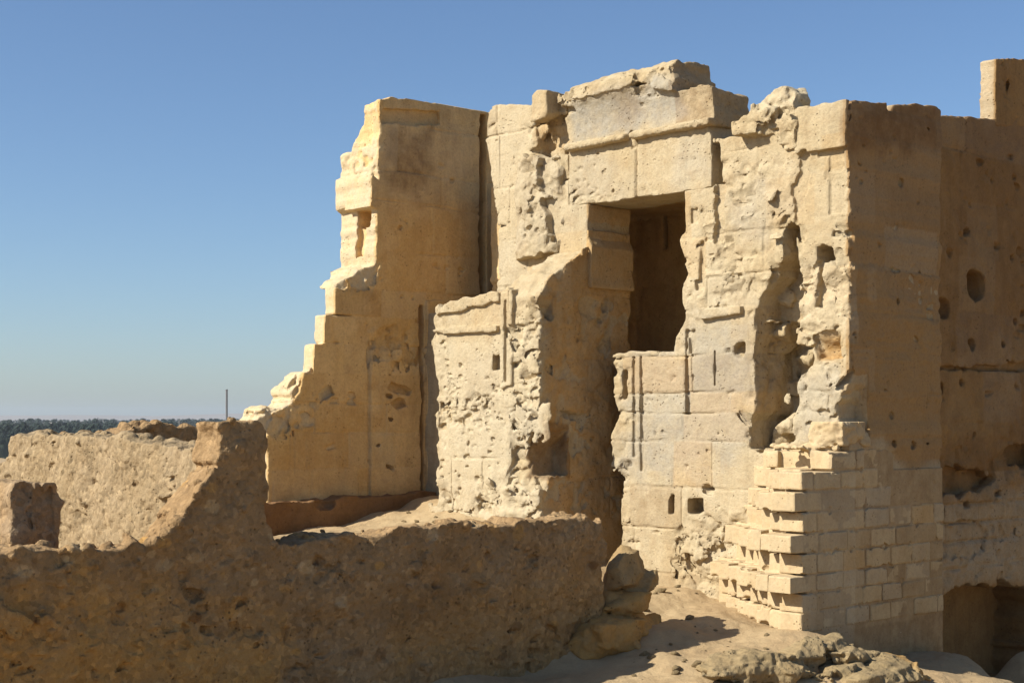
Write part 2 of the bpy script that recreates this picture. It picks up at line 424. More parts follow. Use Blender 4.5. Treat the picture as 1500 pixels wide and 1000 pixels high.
    v.prism('cut', 'A', a([(1047, 268), (1060, 266), (1058, 350), (1046, 356)]), -.3, .09, wob=.04)
    v.prism('cut', 'A', a([(1024, 355), (1030, 352), (1030, 425), (1024, 428)]), -.3, .06, wob=.01)
    v.prism('cut', 'A', a([(1018, 410), (1033, 408), (1032, 425), (1018, 427)]), -.3, .07, wob=.02)
    v.prism('cut', 'A', a([(1012, 306), (1021, 304), (1021, 324), (1013, 325)]), -.3, .05, wob=.03)
    v.prism('cut', 'A', a([(1198, 222), (1236, 216), (1236, 312), (1214, 314), (1214, 228), (1198, 232)]), -.3, .035)
    v.prism('cut', 'A', a([(1165, 226), (1200, 222), (1180, 236), (1178, 300), (1165, 320), (1160, 280), (1172, 250)]), -.3, .05, wob=.06)
    v.pits('A', a([(1000, 290), (1160, 230), (1160, 470), (1000, 460)]), -.01, 45, .015, .045)
    v.pits('A', a([(900, 520), (1090, 480), (1090, 850), (910, 830)]), -.01, 90, .015, .04)
    v.pits('A', a([(1170, 380), (1240, 380), (1225, 640), (1170, 640)]), -.01, 45, .02, .07)
    v.rough('A', a([(1050, 240), (1160, 230), (1165, 460), (1110, 455), (1050, 445)]), .02)
    v.rough('A', a([(1168, 380), (1260, 370), (1240, 650), (1168, 650)]), .018)
    v.rough('A', a([(890, 520), (915, 520), (925, 700), (890, 740)]), .02)
    v.rough('A', a([(985, 770), (1090, 740), (1090, 870), (985, 870)]), .035, .15)
    v.rough('A', a([(985, 460), (1015, 460), (1010, 520), (985, 520)]), .03)
    b = lambda pts: B(pts, 0)
    v.pits('B', b([(1250, 160), (1370, 170), (1370, 650), (1250, 650)]), .0, 40, .02, .05)
    for x, y, r in ((1320, 268, .07), (1263, 266, .03), (1310, 395, .04), (1348, 398, .03), (1307, 608, .07), (1308, 650, .06), (1336, 652, .07), (1314, 442, .06)):
        qz = b([(x, y)])[0]; v.ell('cut', (0, qz[0], qz[1]), (r*1.6, r, r*.9))
    v.prism('cut', 'B', b([(1302, 145), (1312, 150), (1305, 165), (1300, 160)]), -1, .3)
    zj = [A([(1000, y)])[0][1] for y in (1000, 900, 840, 775, 712, 646, 605, 575, 520, 455, 408, 350, 281)] + [A([(1120, y)])[0][1] for y in (262, 214, 150)]
    v.masonry('A', zj, .7, 1.4, poly=[(-9, -9), (-.12, -9), (-.12, 9), (-9, 9)], wr=(-.5, .6))
    v.masonry('B', [B([(1300, y)])[0][1] for y in (1000, 720, 640, 578, 515, 460, 395, 330, 270, 213, 140)], .8, 1.5, amp=.006, joint=.014, poly=[(.12, 2.4), (9, 2.4), (9, 9), (.12, 9)], tone=.25, wr=(-.06, .2))
    v.chips('A', a([(1050, 240), (1160, 230), (1165, 460), (1110, 455), (1050, 445)]), 0, 60, .03, .12)
    v.chips('A', a([(1168, 380), (1245, 370), (1240, 650), (1168, 650)]), 0, 34, .03, .11, add=.15)
    v.chips('A', a([(985, 770), (1090, 740), (1090, 870), (985, 870)]), 0, 90, .04, .18)
    v.chips('A', a([(990, 300), (1050, 290), (1050, 470), (990, 470)]), 0, 50, .03, .1)
    v.chips('A', a([(895, 520), (925, 520), (930, 850), (900, 850)]), 0, 50, .03, .1)
    v.chips('A', a([(1236, 150), (1250, 150), (1250, 640), (1225, 640)]), 0.02, 60, .03, .12, add=.1)
    v.paint('grey', 'A', a([(918, 520), (1000, 512), (1010, 470), (1100, 470), (1095, 640), (1040, 690), (915, 690)]), .75, .25, (-.2, .1))
    v.paint('grey', 'A', a([(1165, 545), (1230, 545), (1225, 640), (1165, 640)]), .6, .15, (-.2, .1))
    v.paint('grey', 'A', a([(1070, 300), (1120, 260), (1160, 300), (1130, 340), (1070, 345)]), .45, .2, (-.2, .15))
    v.paint('pale', 'A', a([(1000, 345), (1060, 350), (1090, 470), (1000, 460)]), .35, .2, (-.2, .1))
    v.paint('pale', 'A', a([(1170, 380), (1250, 380), (1250, 490), (1170, 500)]), .6, .15, (-.2, .2))
    v.paint('warm', 'A', a([(1195, 492), (1230, 490), (1232, 523), (1198, 525)]), 1, .05, (-.1, .4))
    v.paint('brown', 'B', b([(1240, 130), (1400, 130), (1400, 660), (1330, 690), (1290, 640), (1236, 640)]), .9, .1, (-.035, .2))  # brown and warm plaster tones, deepened to paint in this side's shade
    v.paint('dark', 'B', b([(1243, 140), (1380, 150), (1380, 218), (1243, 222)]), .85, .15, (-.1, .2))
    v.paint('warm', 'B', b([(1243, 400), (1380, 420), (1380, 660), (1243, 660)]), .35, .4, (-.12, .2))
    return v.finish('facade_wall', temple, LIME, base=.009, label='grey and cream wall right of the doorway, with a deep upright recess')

def left_facade():
    a = lambda pts, q=0: A(pts, q)
    v = Vol((-9.0, -.4, .9), (-4.6, 1.1, 7.9), .022, 5)
    up = a([(712, 205), (713, 175), (719, 150), (740, 152), (778, 156), (782, 140), (828, 140), (832, 222), (833, 302), (862, 299), (860, 340), (866, 362), (866, 420), (728, 440), (729, 330), (722, 270)])
    v.prism('add', 'A', up, 0, .95, wob=.012)
    v.box('add', (-8.9, 0, .8), (-7.0, .5, 4.6))
    v.prism('add', 'A', a([(779, 140), (786, 133), (800, 133), (801, 165), (796, 180), (779, 182)], -.3), -.3, .4, wob=.012)
    v.prism('cut', 'A', a([(784, 180), (800, 176), (800, 222), (788, 222)]), -.6, .25, wob=.02)
    v.prism('cut', 'A', a([(800, 176), (832, 170), (832, 222), (800, 222)]), -.6, .1, wob=.05)
    v.rough('A', a([(780, 175), (832, 165), (832, 300), (800, 300), (780, 222)]), .05)
    v.masonry('A', [a([(740, y)])[0][1] for y in (480, 420, 352, 275, 196, 130)], .8, 1.3, wr=(-.4, .5))
    v.chips('A', a([(780, 175), (832, 165), (832, 230), (780, 230)]), .05, 40, .05, .15)
    v.chips('A', a([(712, 150), (722, 150), (735, 420), (722, 420)]), .02, 30, .03, .09, add=.1)
    v.pits('A', a([(720, 160), (780, 160), (780, 400), (732, 400)]), 0, 25, .015, .035)
    v.paint('warm', 'A', a([(786, 178), (830, 172), (830, 220), (786, 222)]), .4, .08, (-.3, .4))
    v.paint('warm', 'B', [(-.1, 0), (2.3, 0), (2.3, 8), (-.1, 8)], .6, .05, (A([(862, 330)])[0][0]-.03, 0))  # warm shade tone painted onto the jamb's upper reveal
    v.paint('pale', 'A', a([(714, 150), (780, 150), (755, 420), (728, 420)]), .45, .15, (-.3, .3))
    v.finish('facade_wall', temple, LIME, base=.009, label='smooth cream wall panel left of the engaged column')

    v = Vol((-6.6, -.5, 4.9), (-5.0, .3, 7.2), .02, 55)                                   # engaged column
    v.prism('add', 'A', a([(748, 238), (770, 228), (800, 223), (834, 222), (833, 366), (800, 376), (748, 384)]), -.24, .1, wob=.04)
    P = v.ax[0][:, None, None]; Q = v.ax[1][None, :, None]
    c0, c1 = a([(752, 300)])[0][0], a([(830, 300)])[0][0]
    v.F = np.maximum(v.F, (np.sqrt(((P-(c0+c1)/2)/.53)**2+((Q-.06)/.27)**2)-1)*.25).astype('f4')
    v.prism('cut', 'A', a([(800, 236), (835, 226), (835, 284), (815, 284), (802, 270)]), -.6, -.06, wob=.06)
    v.prism('cut', 'A', a([(806, 296), (827, 290), (828, 352), (812, 356)]), -.6, .03, wob=.05)
    v.chips('A', a([(750, 228), (832, 222), (832, 372), (750, 376)]), -.2, 14, .05, .14, add=0)
    v.pits('A', a([(755, 240), (800, 240), (800, 360), (755, 360)]), -.18, 18, .015, .04)
    v.rough('A', a([(745, 220), (840, 210), (840, 300), (790, 300)]), .04)
    v.rough('A', a([(745, 220), (840, 210), (840, 380), (745, 380)]), .022)
    v.paint('grey', 'A', a([(752, 230), (836, 222), (836, 365), (752, 372)]), .3, .15)
    v.finish('engaged_column', temple, LIME, base=.012, label='worn rounded engaged column stump')

    q1 = -1.04                                                                              # lower wall, a metre forward
    pj = A([(862, 330)])[0][0]
    v = Vol((-7.55, -1.35, .4), (-4.55, 1.1, 5.7), .021, 56)
    a = lambda pts, q=q1: A(pts, q)
    b = lambda pts: B(pts, pj)
    v.prism('add', 'A', a([(632, 470), (641, 449), (690, 434), (735, 425), (745, 420), (748, 800), (645, 800), (641, 700), (637, 640), (639, 560), (630, 500)]), q1, -.02, wob=.02)
    prof = b([(789, 456), (791, 432), (801, 410), (820, 392), (843, 376), (866, 364)])
    v.prism('add', 'B', prof+[(.95, prof[-1][1]+.02), (.95, .3), (prof[0][0], .3)], a([(741, 600)])[0][0], pj, wob=.015)
    v.prism('add', 'B', [(.0, 5.2), (.95, 5.2), (.95, 5.68), (.0, 5.68)], pj-.5, pj)
    # broken front corner
    v.prism('cut', 'A', a([(791, 430), (800, 430), (800, 470), (777, 466), (783, 452)]), -1.5, -.75, wob=.03)
    v.prism('cut', 'A', a([(795, 560), (787, 600), (774, 640), (772, 690), (780, 720), (800, 720), (800, 560)]), -1.5, -.86, wob=.03)
    v.prism('add', 'A', a([(634, 481), (732, 476), (732, 486), (634, 490)]), q1-.07, q1+.2, wob=.01)
    v.prism('add', 'A', a([(640, 450), (690, 434), (735, 426), (733, 440), (640, 464)]), q1-.06, -.1, wob=.03)
    v.prism('add', 'A', a([(736, 428), (754, 424), (754, 565), (737, 568)]), q1-.06, q1+.2, wob=.012)
    v.prism('cut', 'A', a([(742, 440), (746, 440), (746, 560), (742, 560)]), q1-.3, q1-.01)
    v.prism('cut', 'A', a([(721, 520), (733, 518), (733, 542), (721, 543)]), q1-.3, q1+.12, wob=.01)
    v.pits('A', a([(640, 495), (735, 490), (735, 745), (645, 745)]), q1, 90, .015, .045)
    v.pits('A', a([(640, 570), (735, 565), (735, 620), (645, 620)]), q1, 60, .02, .05)
    v.pits('A', a([(755, 440), (790, 440), (790, 740), (750, 740)]), q1, 45, .02, .06)
    # cavities of the shaded jamb
    v.prism('cut', 'A', a([(771, 655), (792, 626), (840, 622), (840, 702), (770, 694)]), q1-.6, -.44, wob=.012)
    for x, y, r in ((805, 464, .1), (832, 607, .045), (884, 606, .04), (868, 642, .05), (888, 450, .07), (880, 470, .05), (890, 440, .05)):
        qz = b([(x, y)])[0]; v.ell('cut', (pj, qz[0], qz[1]), (r*1.5, r, r*.8))
    v.masonry('B', [b([(850, y)])[0][1] for y in (860, 760, 700, 605, 525, 430, 360, 300)], .7, 1.3, amp=.012, joint=.02, poly=[(-.7, 0), (2, 0), (2, 9), (-.7, 9)], tone=.25, wr=(pj-.1, pj+.2))
    v.masonry('A', [a([(690, y)])[0][1] for y in (830, 750, 670, 597, 522, 484, 430)], .5, 1.0, poly=[(-9, 0), (-5.3, 0), (-5.3, 9), (-9, 9)], wr=(-1.4, -.9))
    v.chips('A', a([(752, 440), (800, 430), (800, 790), (738, 790), (752, 600)]), q1, 110, .05, .18)
    v.chips('A', a([(640, 560), (740, 560), (740, 625), (640, 625)]), q1, 45, .03, .08, add=.15)
    v.chips('A', a([(640, 700), (800, 700), (800, 790), (640, 790)]), q1, 60, .03, .12)
    v.chips('B', b([(780, 430), (800, 470), (880, 375), (860, 350)]), pj, 30, .04, .12)
    v.chips('B', b([(800, 440), (920, 380), (920, 750), (800, 750)]), pj, 60, .04, .14, add=.15)
    v.rough('A', a([(752, 440), (800, 430), (800, 790), (738, 790), (752, 600)]), .03, .06)
    v.rough('B', b([(780, 400), (800, 440), (880, 355), (860, 340)]), .03, .12)
    v.rough('A', a([(636, 560), (740, 560), (740, 625), (640, 625)]), .015)
    v.rough('A', a([(625, 440), (655, 440), (650, 760), (625, 760)]), .025)
    v.rough('A', a([(640, 700), (800, 700), (800, 790), (640, 790)]), .022)
    v.paint('pale', 'A', a([(636, 500), (735, 495), (800, 440), (800, 760), (640, 760)]), .75, .2, (-1.4, -.97))
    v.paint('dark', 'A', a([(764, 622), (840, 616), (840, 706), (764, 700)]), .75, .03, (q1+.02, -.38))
    v.paint('warm', 'B', [(-.9, 0), (2.3, 0), (2.3, 7), (-.9, 7)], .7, .12, (pj-.03, pj+.2))  # warm tint paints in the jamb's shade, kept off the sunlit edges
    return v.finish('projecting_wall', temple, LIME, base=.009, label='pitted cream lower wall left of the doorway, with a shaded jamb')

def lintel():
    v = Vol((-5.6, -.2, 5.8), (-1.9, 1.05, 7.3), .02, 8)
    v.prism('add', 'A', A([(833, 216), (1036, 176), (1042, 200), (1042, 273), (1003, 280), (862, 299), (833, 303)]), 0.0, .92, wob=.008)
    v.dent('A', segs=[(A([(932, 250)])[0][0], 5.8, 7.3)], depth=.04)
    v.chips('A', A([(835, 285), (1040, 262), (1040, 280), (835, 305)]), 0, 30, .03, .1, add=0)
    v.pits('A', A([(835, 225), (1040, 190), (1040, 270), (835, 300)]), 0, 30, .015, .04)
    v.paint('grey', 'A', A([(835, 222), (900, 212), (905, 295), (835, 300)]), .35, .3)
    v.paint('grey', 'A', A([(990, 195), (1040, 188), (1040, 250), (990, 262)]), .4, .3)
    return v.finish('lintel', temple, LIME, base=.008)

def cornice():
    q0 = -.1
    v = Vol((-5.75, -.6, 6.8), (-1.9, 1.0, 8.75), .02, 9)
    a = lambda pts: A(pts, q0)
    v.prism('add', 'A', a([(818, 150), (985, 110), (985, 133), (1012, 127), (1035, 128), (1036, 180), (828, 222)]), q0, .85, wob=.015)
    zb, zt = a([(828, 222)])[0][1], a([(820, 150)])[0][1]
    # concave face: cut back above the roll, flaring out to the top
    P, Q, Z = v.ax[0][:, None, None], v.ax[1][None, :, None], v.ax[2][None, None, :]
    sfr = np.clip((Z-zb-.16)/(zt-zb-.16), 0, 1)
    qf = q0+.13 - .13*sfr**2.5
    v.F = np.maximum(v.F, np.where(Z > zb+.12, qf-Q, -1)).astype('f4') + 0*P.astype('f4')
    p0, p1 = a([(829, 215)])[0][0], a([(1035, 180)])[0][0]
    v.prism('add', 'A', a([(817, 152), (820, 138), (832, 126), (900, 105), (975, 86), (984, 84), (986, 132), (930, 122)]), q0-.03, .72, wob=.02)
    # broken slope that catches the light along the top
    v.F = np.maximum(v.F, (q0+.16-Q)*.62+(Z-8.0)*.78 + 0*P).astype('f4')
    v.chips('A', a([(815, 130), (985, 80), (985, 115), (820, 155)]), q0, 60, .05, .14, add=.25)
    v.chips('A', a([(985, 80), (1040, 80), (1040, 190), (985, 190)]), q0, 40, .05, .14, add=.15)
    v.prism('cut', 'A', a([(905, 205), (915, 185), (930, 205), (935, 230), (900, 230)]), -.5, .06, wob=.03)
    v.prism('cut', 'A', a([(816, 158), (838, 150), (840, 165), (818, 172)]), -.5, .05, wob=.03)
    v.pits('A', a([(835, 150), (985, 120), (1030, 135), (1030, 170), (835, 205)]), q0+.08, 60, .015, .05)
    v.rough('A', a([(810, 135), (985, 70), (1060, 80), (1060, 195), (1000, 190), (990, 130), (820, 152)]), .025)
    v.paint('grey', 'A', a([(828, 155), (985, 112), (1000, 165), (830, 212)]), .95, .12, (-.2, .15))
    v.paint('dark', 'A', a([(895, 140), (930, 130), (935, 165), (900, 175)]), .35, .15, (-.2, .15))
    v.paint('dark', 'B', [(-.3, 6.5), (1.2, 6.5), (1.2, 9), (-.3, 9)], .4, .1, (a([(985, 110)])[0][0]-.05, 0))
    o = v.finish('cornice', temple, LIME, base=.012)
    r = Vol((-5.6, -.5, zb-.2), (-2.0, .3, zb+.35), .018, 59)
    for k in range(60):                                         # roll moulding, slightly broken
        if 26 <= k <= 28: continue
        pc = p0+(p1-p0)*(k+.5)/60
        r.ell('add', (pc, q0+.07, zb+.06), ((p1-p0)/60*1.3, .105, .06*r.rng.uniform(.85, 1.1)), power=3)
    r.finish('roll_moulding', o, LIME, base=.012)
    return o

def top_stone():
    v = Vol((-2.35, -.55, 6.4), (-.5, .9, 8.2), .019, 10)
    a = lambda pts: A(pts, -.12)
    v.prism('add', 'A', a([(1090, 196), (1084, 186), (1100, 168), (1106, 150), (1117, 134), (1142, 124), (1158, 130), (1160, 165), (1150, 185), (1120, 202)]), -.2, .35, wob=.05, ws=.2)
    v.prism('add', 'A', a([(1112, 178), (1140, 160), (1168, 165), (1166, 212), (1155, 232), (1136, 214), (1122, 198)]), -.14, .3, wob=.04, ws=.15)
    pz = a([(1148, 122)])[0]; v.ell('add', (pz[0], -.1, pz[1]-.03), (.09, .1, .1))
    v.prism('cut', 'B', [(-.5, 7.1), (-.25, 7.1), (-.02, 7.9), (-.5, 7.9)], -2.4, -.4, wob=.06)
    v.rough('A', a([(1070, 100), (1200, 100), (1200, 240), (1070, 240)]), .03)
    v.chips('A', a([(1080, 115), (1190, 115), (1190, 230), (1080, 230)]), -.15, 30, .06, .18, add=0)
    v.paint('pale', 'A', a([(1095, 100), (1180, 100), (1180, 160), (1095, 160)]), .6, .1)
    return v.finish('broken_block', temple, LIME, base=.02)

PW = -8.7
def side_wall():
    v = Vol((-9.95, -4.3, .6), (-8.3, 3.0, 8.25), .024, 11)
    b = lambda pts: B(pts, PW)
    full = b([(536, 143), (575, 142), (640, 150), (664, 153), (676, 147), (722, 147), (760, 150)])
    zt = full[-1][1]
    right = [(2.9, zt), (2.9, .4)]
    v.prism('add', 'B', b([(556, 148), (575, 142), (640, 150), (664, 154), (676, 147), (722, 147)]) + right + b([(548, 790), (551, 385), (553, 305), (543, 302), (545, 255), (553, 252), (557, 180)]), -9.45, PW, wob=.012)
    # thicker core seen on the lit end
    v.prism('add', 'B', b([(556, 215), (553, 252), (545, 255), (543, 302), (553, 305), (551, 385), (535, 391), (530, 412), (548, 420), (700, 420), (700, 215)]), -9.72, PW-.02, wob=.02)
    v.prism('cut', 'A', [(-9.9, 8.5), (-9.9, A([(508, 230)], -1.08)[0][1]), (-9.42, A([(512, 215)], -1.08)[0][1]), (A([(532, 143)], -1.08)[0][0], A([(532, 143)], -1.08)[0][1]), (-9.0, 8.5)], -1.6, -.6, wob=.03)
    v.prism('cut', 'A', A([(521, 309), (541, 306), (541, 333), (530, 337), (521, 330)], -1.08), -1.4, -.72, wob=.02)
    v.prism('cut', 'A', A([(521, 330), (533, 336), (531, 376), (520, 378)], -1.08), -1.4, -.95, wob=.03)
    v.prism('cut', 'A', A([(515, 235), (522, 240), (521, 255), (516, 255)], -1.08), -1.4, -1.0, wob=.03)
    # the stepped broken edge
    for poly, pth in (([(529, 392), (560, 385), (560, 425), (492, 421), (505, 408), (520, 402)], -9.25),
                      ([(492, 421), (560, 419), (560, 462), (490, 462)], -8.98),
                      ([(476, 460), (560, 460), (560, 506), (475, 503)], -8.99),
                      ([(461, 503), (560, 503), (560, 550), (460, 548)], -9.0),
                      ([(446, 546), (560, 546), (560, 800), (392, 800), (392, 640), (396, 606), (425, 592), (440, 575)], -8.95)):
        v.prism('add', 'B', b(poly), pth, PW, wob=.008)
    v.prism('add', 'B', b([(446, 548), (470, 546), (470, 640), (392, 640), (382, 620), (390, 602), (425, 590)]), -9.3, PW-.06, wob=.05)
    v.prism('add', 'B', b([(441, 548), (455, 546), (455, 590), (430, 590), (432, 560)]), -9.15, PW-.2, wob=.03)
    # face detail
    v.prism('cut', 'B', b([(558, 158), (645, 163), (645, 184), (558, 181)]), PW-.09, PW+.3, wob=.01)
    v.prism('cut', 'B', b([(702, 165), (713, 165), (713, 440), (702, 440)]), PW-.3, PW+.3, wob=.012)
    v.prism('cut', 'B', b([(613, 445), (621, 445), (621, 730), (615, 730)]), PW-.16, PW+.3, wob=.012)
    v.prism('add', 'B', b([(540, 529), (614, 528), (614, 760), (540, 760)]), PW-.1, PW+.05, wob=.012)
    v.prism('add', 'B', b([(623, 440), (650, 440), (650, 760), (623, 760)]), PW-.1, PW+.06)
    for x, y, r in ((576, 568, .09), (592, 572, .09), (582, 590, .11), (568, 580, .06), (476, 576, .12), (491, 587, .06), (515, 588, .07), (516, 578, .06), (640, 388, .05), (655, 392, .05), (676, 395, .06), (616, 384, .04), (661, 265, .05), (612, 470, .05)):
        qz = b([(x, y)])[0]; v.rock('cut', (PW+.02, qz[0], qz[1]), (r*1.1, r*1.4, r*.9), 0, v.rng.uniform(-.5, .5), 8)
    v.pits('B', b([(400, 600), (700, 160), (700, 700), (400, 720)]), PW, 60, .02, .06)
    v.masonry('B', [b([(500, y)])[0][1] for y in (800, 735, 686, 633, 590, 547, 504, 461, 420)]+[b([(600, y)])[0][1] for y in (370, 300, 253, 183, 120)], .9, 1.7, amp=.010, joint=.022, tone=.4, wr=(PW-.06, PW+.2))
    v.chips('B', b([(380, 590), (450, 540), (470, 600), (400, 650)]), PW-.03, 60, .06, .2)
    v.chips('B', b([(490, 385), (552, 385), (552, 420), (495, 425)]), PW-.03, 40, .05, .16)
    v.chips('A', A([(505, 140), (556, 140), (556, 260), (505, 260)], -1.08), -1.08, 60, .04, .13, add=.2)
    v.chips('B', b([(540, 490), (612, 485), (612, 528), (540, 528)]), PW, 40, .05, .16, add=.2)
    v.dent('B', segs=[(b([(540, 600)])[0][0], 1.2, 4.0), (b([(448, 600)])[0][0], 1.9, 2.6), (b([(430, 650)])[0][0], 1.9, 2.6), (b([(505, 650)])[0][0], 1.9, 2.6), (b([(455, 700)])[0][0], 1.2, 1.95)])
    v.rough('B', b([(370, 540), (450, 540), (440, 620), (380, 650)]), .03)
    v.rough('B', b([(480, 385), (550, 385), (550, 420), (480, 425)]), .025)
    v.rough('B', b([(500, 130), (560, 130), (560, 255), (500, 255)]), .035)
    v.rough('B', b([(535, 480), (615, 480), (615, 528), (535, 528)]), .045)
    v.paint('dark', 'B', b([(570, 192), (632, 188), (636, 235), (610, 290), (570, 285)]), .7, .2, (PW-.2, PW+.1))
    v.paint('dark', 'B', b([(560, 145), (725, 145), (725, 182), (560, 184)]), .25, .2, (PW-.2, PW+.1))
    v.paint('grey', 'B', b([(557, 185), (702, 185), (702, 300), (550, 305)]), .25, .3, (PW-.2, PW+.1))
    v.paint('grey', 'B', b([(540, 530), (615, 528), (640, 440), (640, 740), (540, 740)]), .15, .3, (PW-.2, PW+.1))
    v.paint('warm', 'B', b([(395, 640), (545, 560), (540, 725), (395, 725)]), .7, .3, (PW-.2, PW+.1))
    v.paint('warm', 'B', b([(560, 310), (700, 310), (700, 440), (540, 520)]), .5, .4, (PW-.2, PW+.1))
    v.paint('pale', 'B', b([(340, 130), (556, 130), (556, 390), (500, 430), (470, 545), (430, 600), (340, 700)]), .8, .03, (-11, PW-.05))
    v.paint('pale', 'A', [(-11, 0), (PW-.04, 0), (PW-.04, 9), (-11, 9)], 1.0, .02, (-5, -1.0))
    return v.finish('side_wall', temple, LIME_B, base=.008)

def bench():
    pb = PW+.33
    v = Vol((-8.95, -4.9, .5), (-8.1, .3, 1.9), .024, 12)
    v.prism('add', 'B', B([(370, 736), (450, 734), (545, 727), (610, 722), (640, 719), (640, 745), (545, 790), (370, 800)], pb), -8.9, pb, wob=.02)
    q = B([(477, 736)], pb)[0]; v.ell('cut', (pb, q[0], q[1]-.02), (.2, .22, .1))
    v.rough('B', [(-6, 0), (1, 0), (1, 3), (-6, 3)], .015)
    return v.finish('footing', temple, EARTH, base=.012)

PS = -.16
def long_wall():
    v = Vol((-1.9, 2.1, -1.8), (.2, 8.0, 8.3), .03, 13)
    b = lambda pts: B(pts, PS)
    v.prism('add', 'B', b([(1370, 168), (1441, 172), (1480, 176), (1600, 172), (1600, 1120), (1360, 1120)]), -1.8, PS, wob=.015)
    for x, y, r in ((1430, 418, .26), (1384, 452, .15), (1425, 505, .09), (1470, 505, .06), (1393, 372, .05), (1372, 480, .08), (1410, 560, .05), (1378, 568, .09), (1490, 470, .04)):
        qz = b([(x, y)])[0]; v.ell('cut', (PS, qz[0], qz[1]), (r*2.2, r, r*.9), power=2.3)
    v.prism('cut', 'B', b([(1368, 535), (1440, 536), (1520, 530), (1600, 528), (1600, 537), (1440, 543), (1368, 541)]), PS-.1, PS+.3, wob=.02)
    v.prism('cut', 'B', b([(1362, 690), (1400, 680), (1440, 690), (1460, 700), (1440, 722), (1390, 730), (1362, 728)]), PS-.22, PS+.3, wob=.05)
    v.prism('cut', 'B', b([(1365, 770), (1420, 765), (1445, 780), (1448, 815), (1405, 815), (1370, 820)]), PS-.05, PS+.3, wob=.07)
    v.prism('cut', 'B', b([(1478, 660), (1530, 640), (1530, 680), (1480, 680)]), PS-.35, PS+.3, wob=.03)
    v.prism('cut', 'B', b([(1340, 872), (1440, 862), (1540, 850), (1540, 1000), (1340, 1000)]), PS-1.0, PS+.4, wob=.07)
    zs = [b([(1450, y)])[0][1] for y in (735, 762, 790, 826)]
    v.masonry('B', [b([(1450, y)])[0][1] for y in (1000, 870, 826, 790, 762, 735, 690, 620, 540, 460, 380, 300, 230, 140)], .8, 1.6, amp=.012, joint=.022, sig=.02, tone=.3, wr=(PS-.1, PS+.2))
    v.dent('B', zs=zs, segs=[(b([(x, 750)])[0][0], zs[k+1], zs[k]) for k, xs in enumerate(((1410, 1450, 1490), (1430, 1475, 1510), (1455, 1492))) for x in xs], depth=.025)
    v.rough('B', b([(1360, 640), (1470, 660), (1600, 650), (1600, 740), (1360, 740)]), .05)
    v.rough('B', b([(1360, 200), (1600, 200), (1600, 900), (1360, 900)]), .016)
    v.chips('B', b([(1375, 640), (1500, 640), (1500, 870), (1375, 870)]), PS, 50, .06, .2, add=.2)
    v.pits('B', b([(1375, 180), (1500, 180), (1500, 860), (1375, 860)]), PS, 60, .03, .08)
    v.paint('dark', 'B', b([(1360, 640), (1450, 640), (1510, 600), (1540, 680), (1440, 720), (1365, 740)]), .6, .3)
    v.paint('pale', 'B', b([(1375, 735), (1460, 720), (1560, 690), (1560, 850), (1375, 865)]), .55, .15)
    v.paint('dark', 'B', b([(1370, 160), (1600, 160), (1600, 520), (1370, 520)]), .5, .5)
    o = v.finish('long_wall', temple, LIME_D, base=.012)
    w = Vol((-.6, 2.5, 6.8), (.1, 6.6, 8.75), .026, 14)
    w.prism('add', 'B', B([(1459, 86), (1500, 86), (1620, 80), (1620, 185), (1459, 185)], PS+.01), -.42, PS+.01, wob=.01)
    w.chips('B', B([(1459, 86), (1500, 86), (1500, 180), (1459, 180)], PS), PS+.01, 14, .04, .12, add=0)
    w.paint('pale', 'A', [(-1, 6), (PS-.03, 6), (PS-.03, 9), (-1, 9)], .9, .03, (2, B([(1459, 100)], PS)[0][0]+.08))
    w.finish('parapet', temple, LIME_D, base=.01)

def inner_walls():
    v = Vol((-9.0, .9, -.5), (-.4, 4.4, 7.0), .042, 15)
    v.box('add', (-8.8, 3.3, -.4), (-2.0, 4.2, 6.6))
    v.box('add', (-7.2, 1.0, 6.35), (-1.9, 4.0, 6.75))  # unseen roof slab, added to keep skylight out of the room
    v.box('add', (-2.9, 2.0, -.4), (-2.0, 3.6, 6.6))
    v.box('add', (-8.1, .95, -.4), (-6.85, 3.4, 6.8))  # side block added behind the facade to stop sun reaching the doorway
    pz = A([(972, 340)], 3.3)[0]; v.box('cut', (pz[0]-.03, 3.1, pz[1]-.3), (pz[0]+.07, 3.6, pz[1]+.3))
    v.masonry('A', [.5, 1.3, 2.0, 2.7, 3.3, 3.9, 4.5, 5.1, 5.7, 6.3, 7], .6, 1.2, amp=.03, joint=.05, sig=.035)
    return v.finish('inner_room', temple, LIME_B, base=.02)

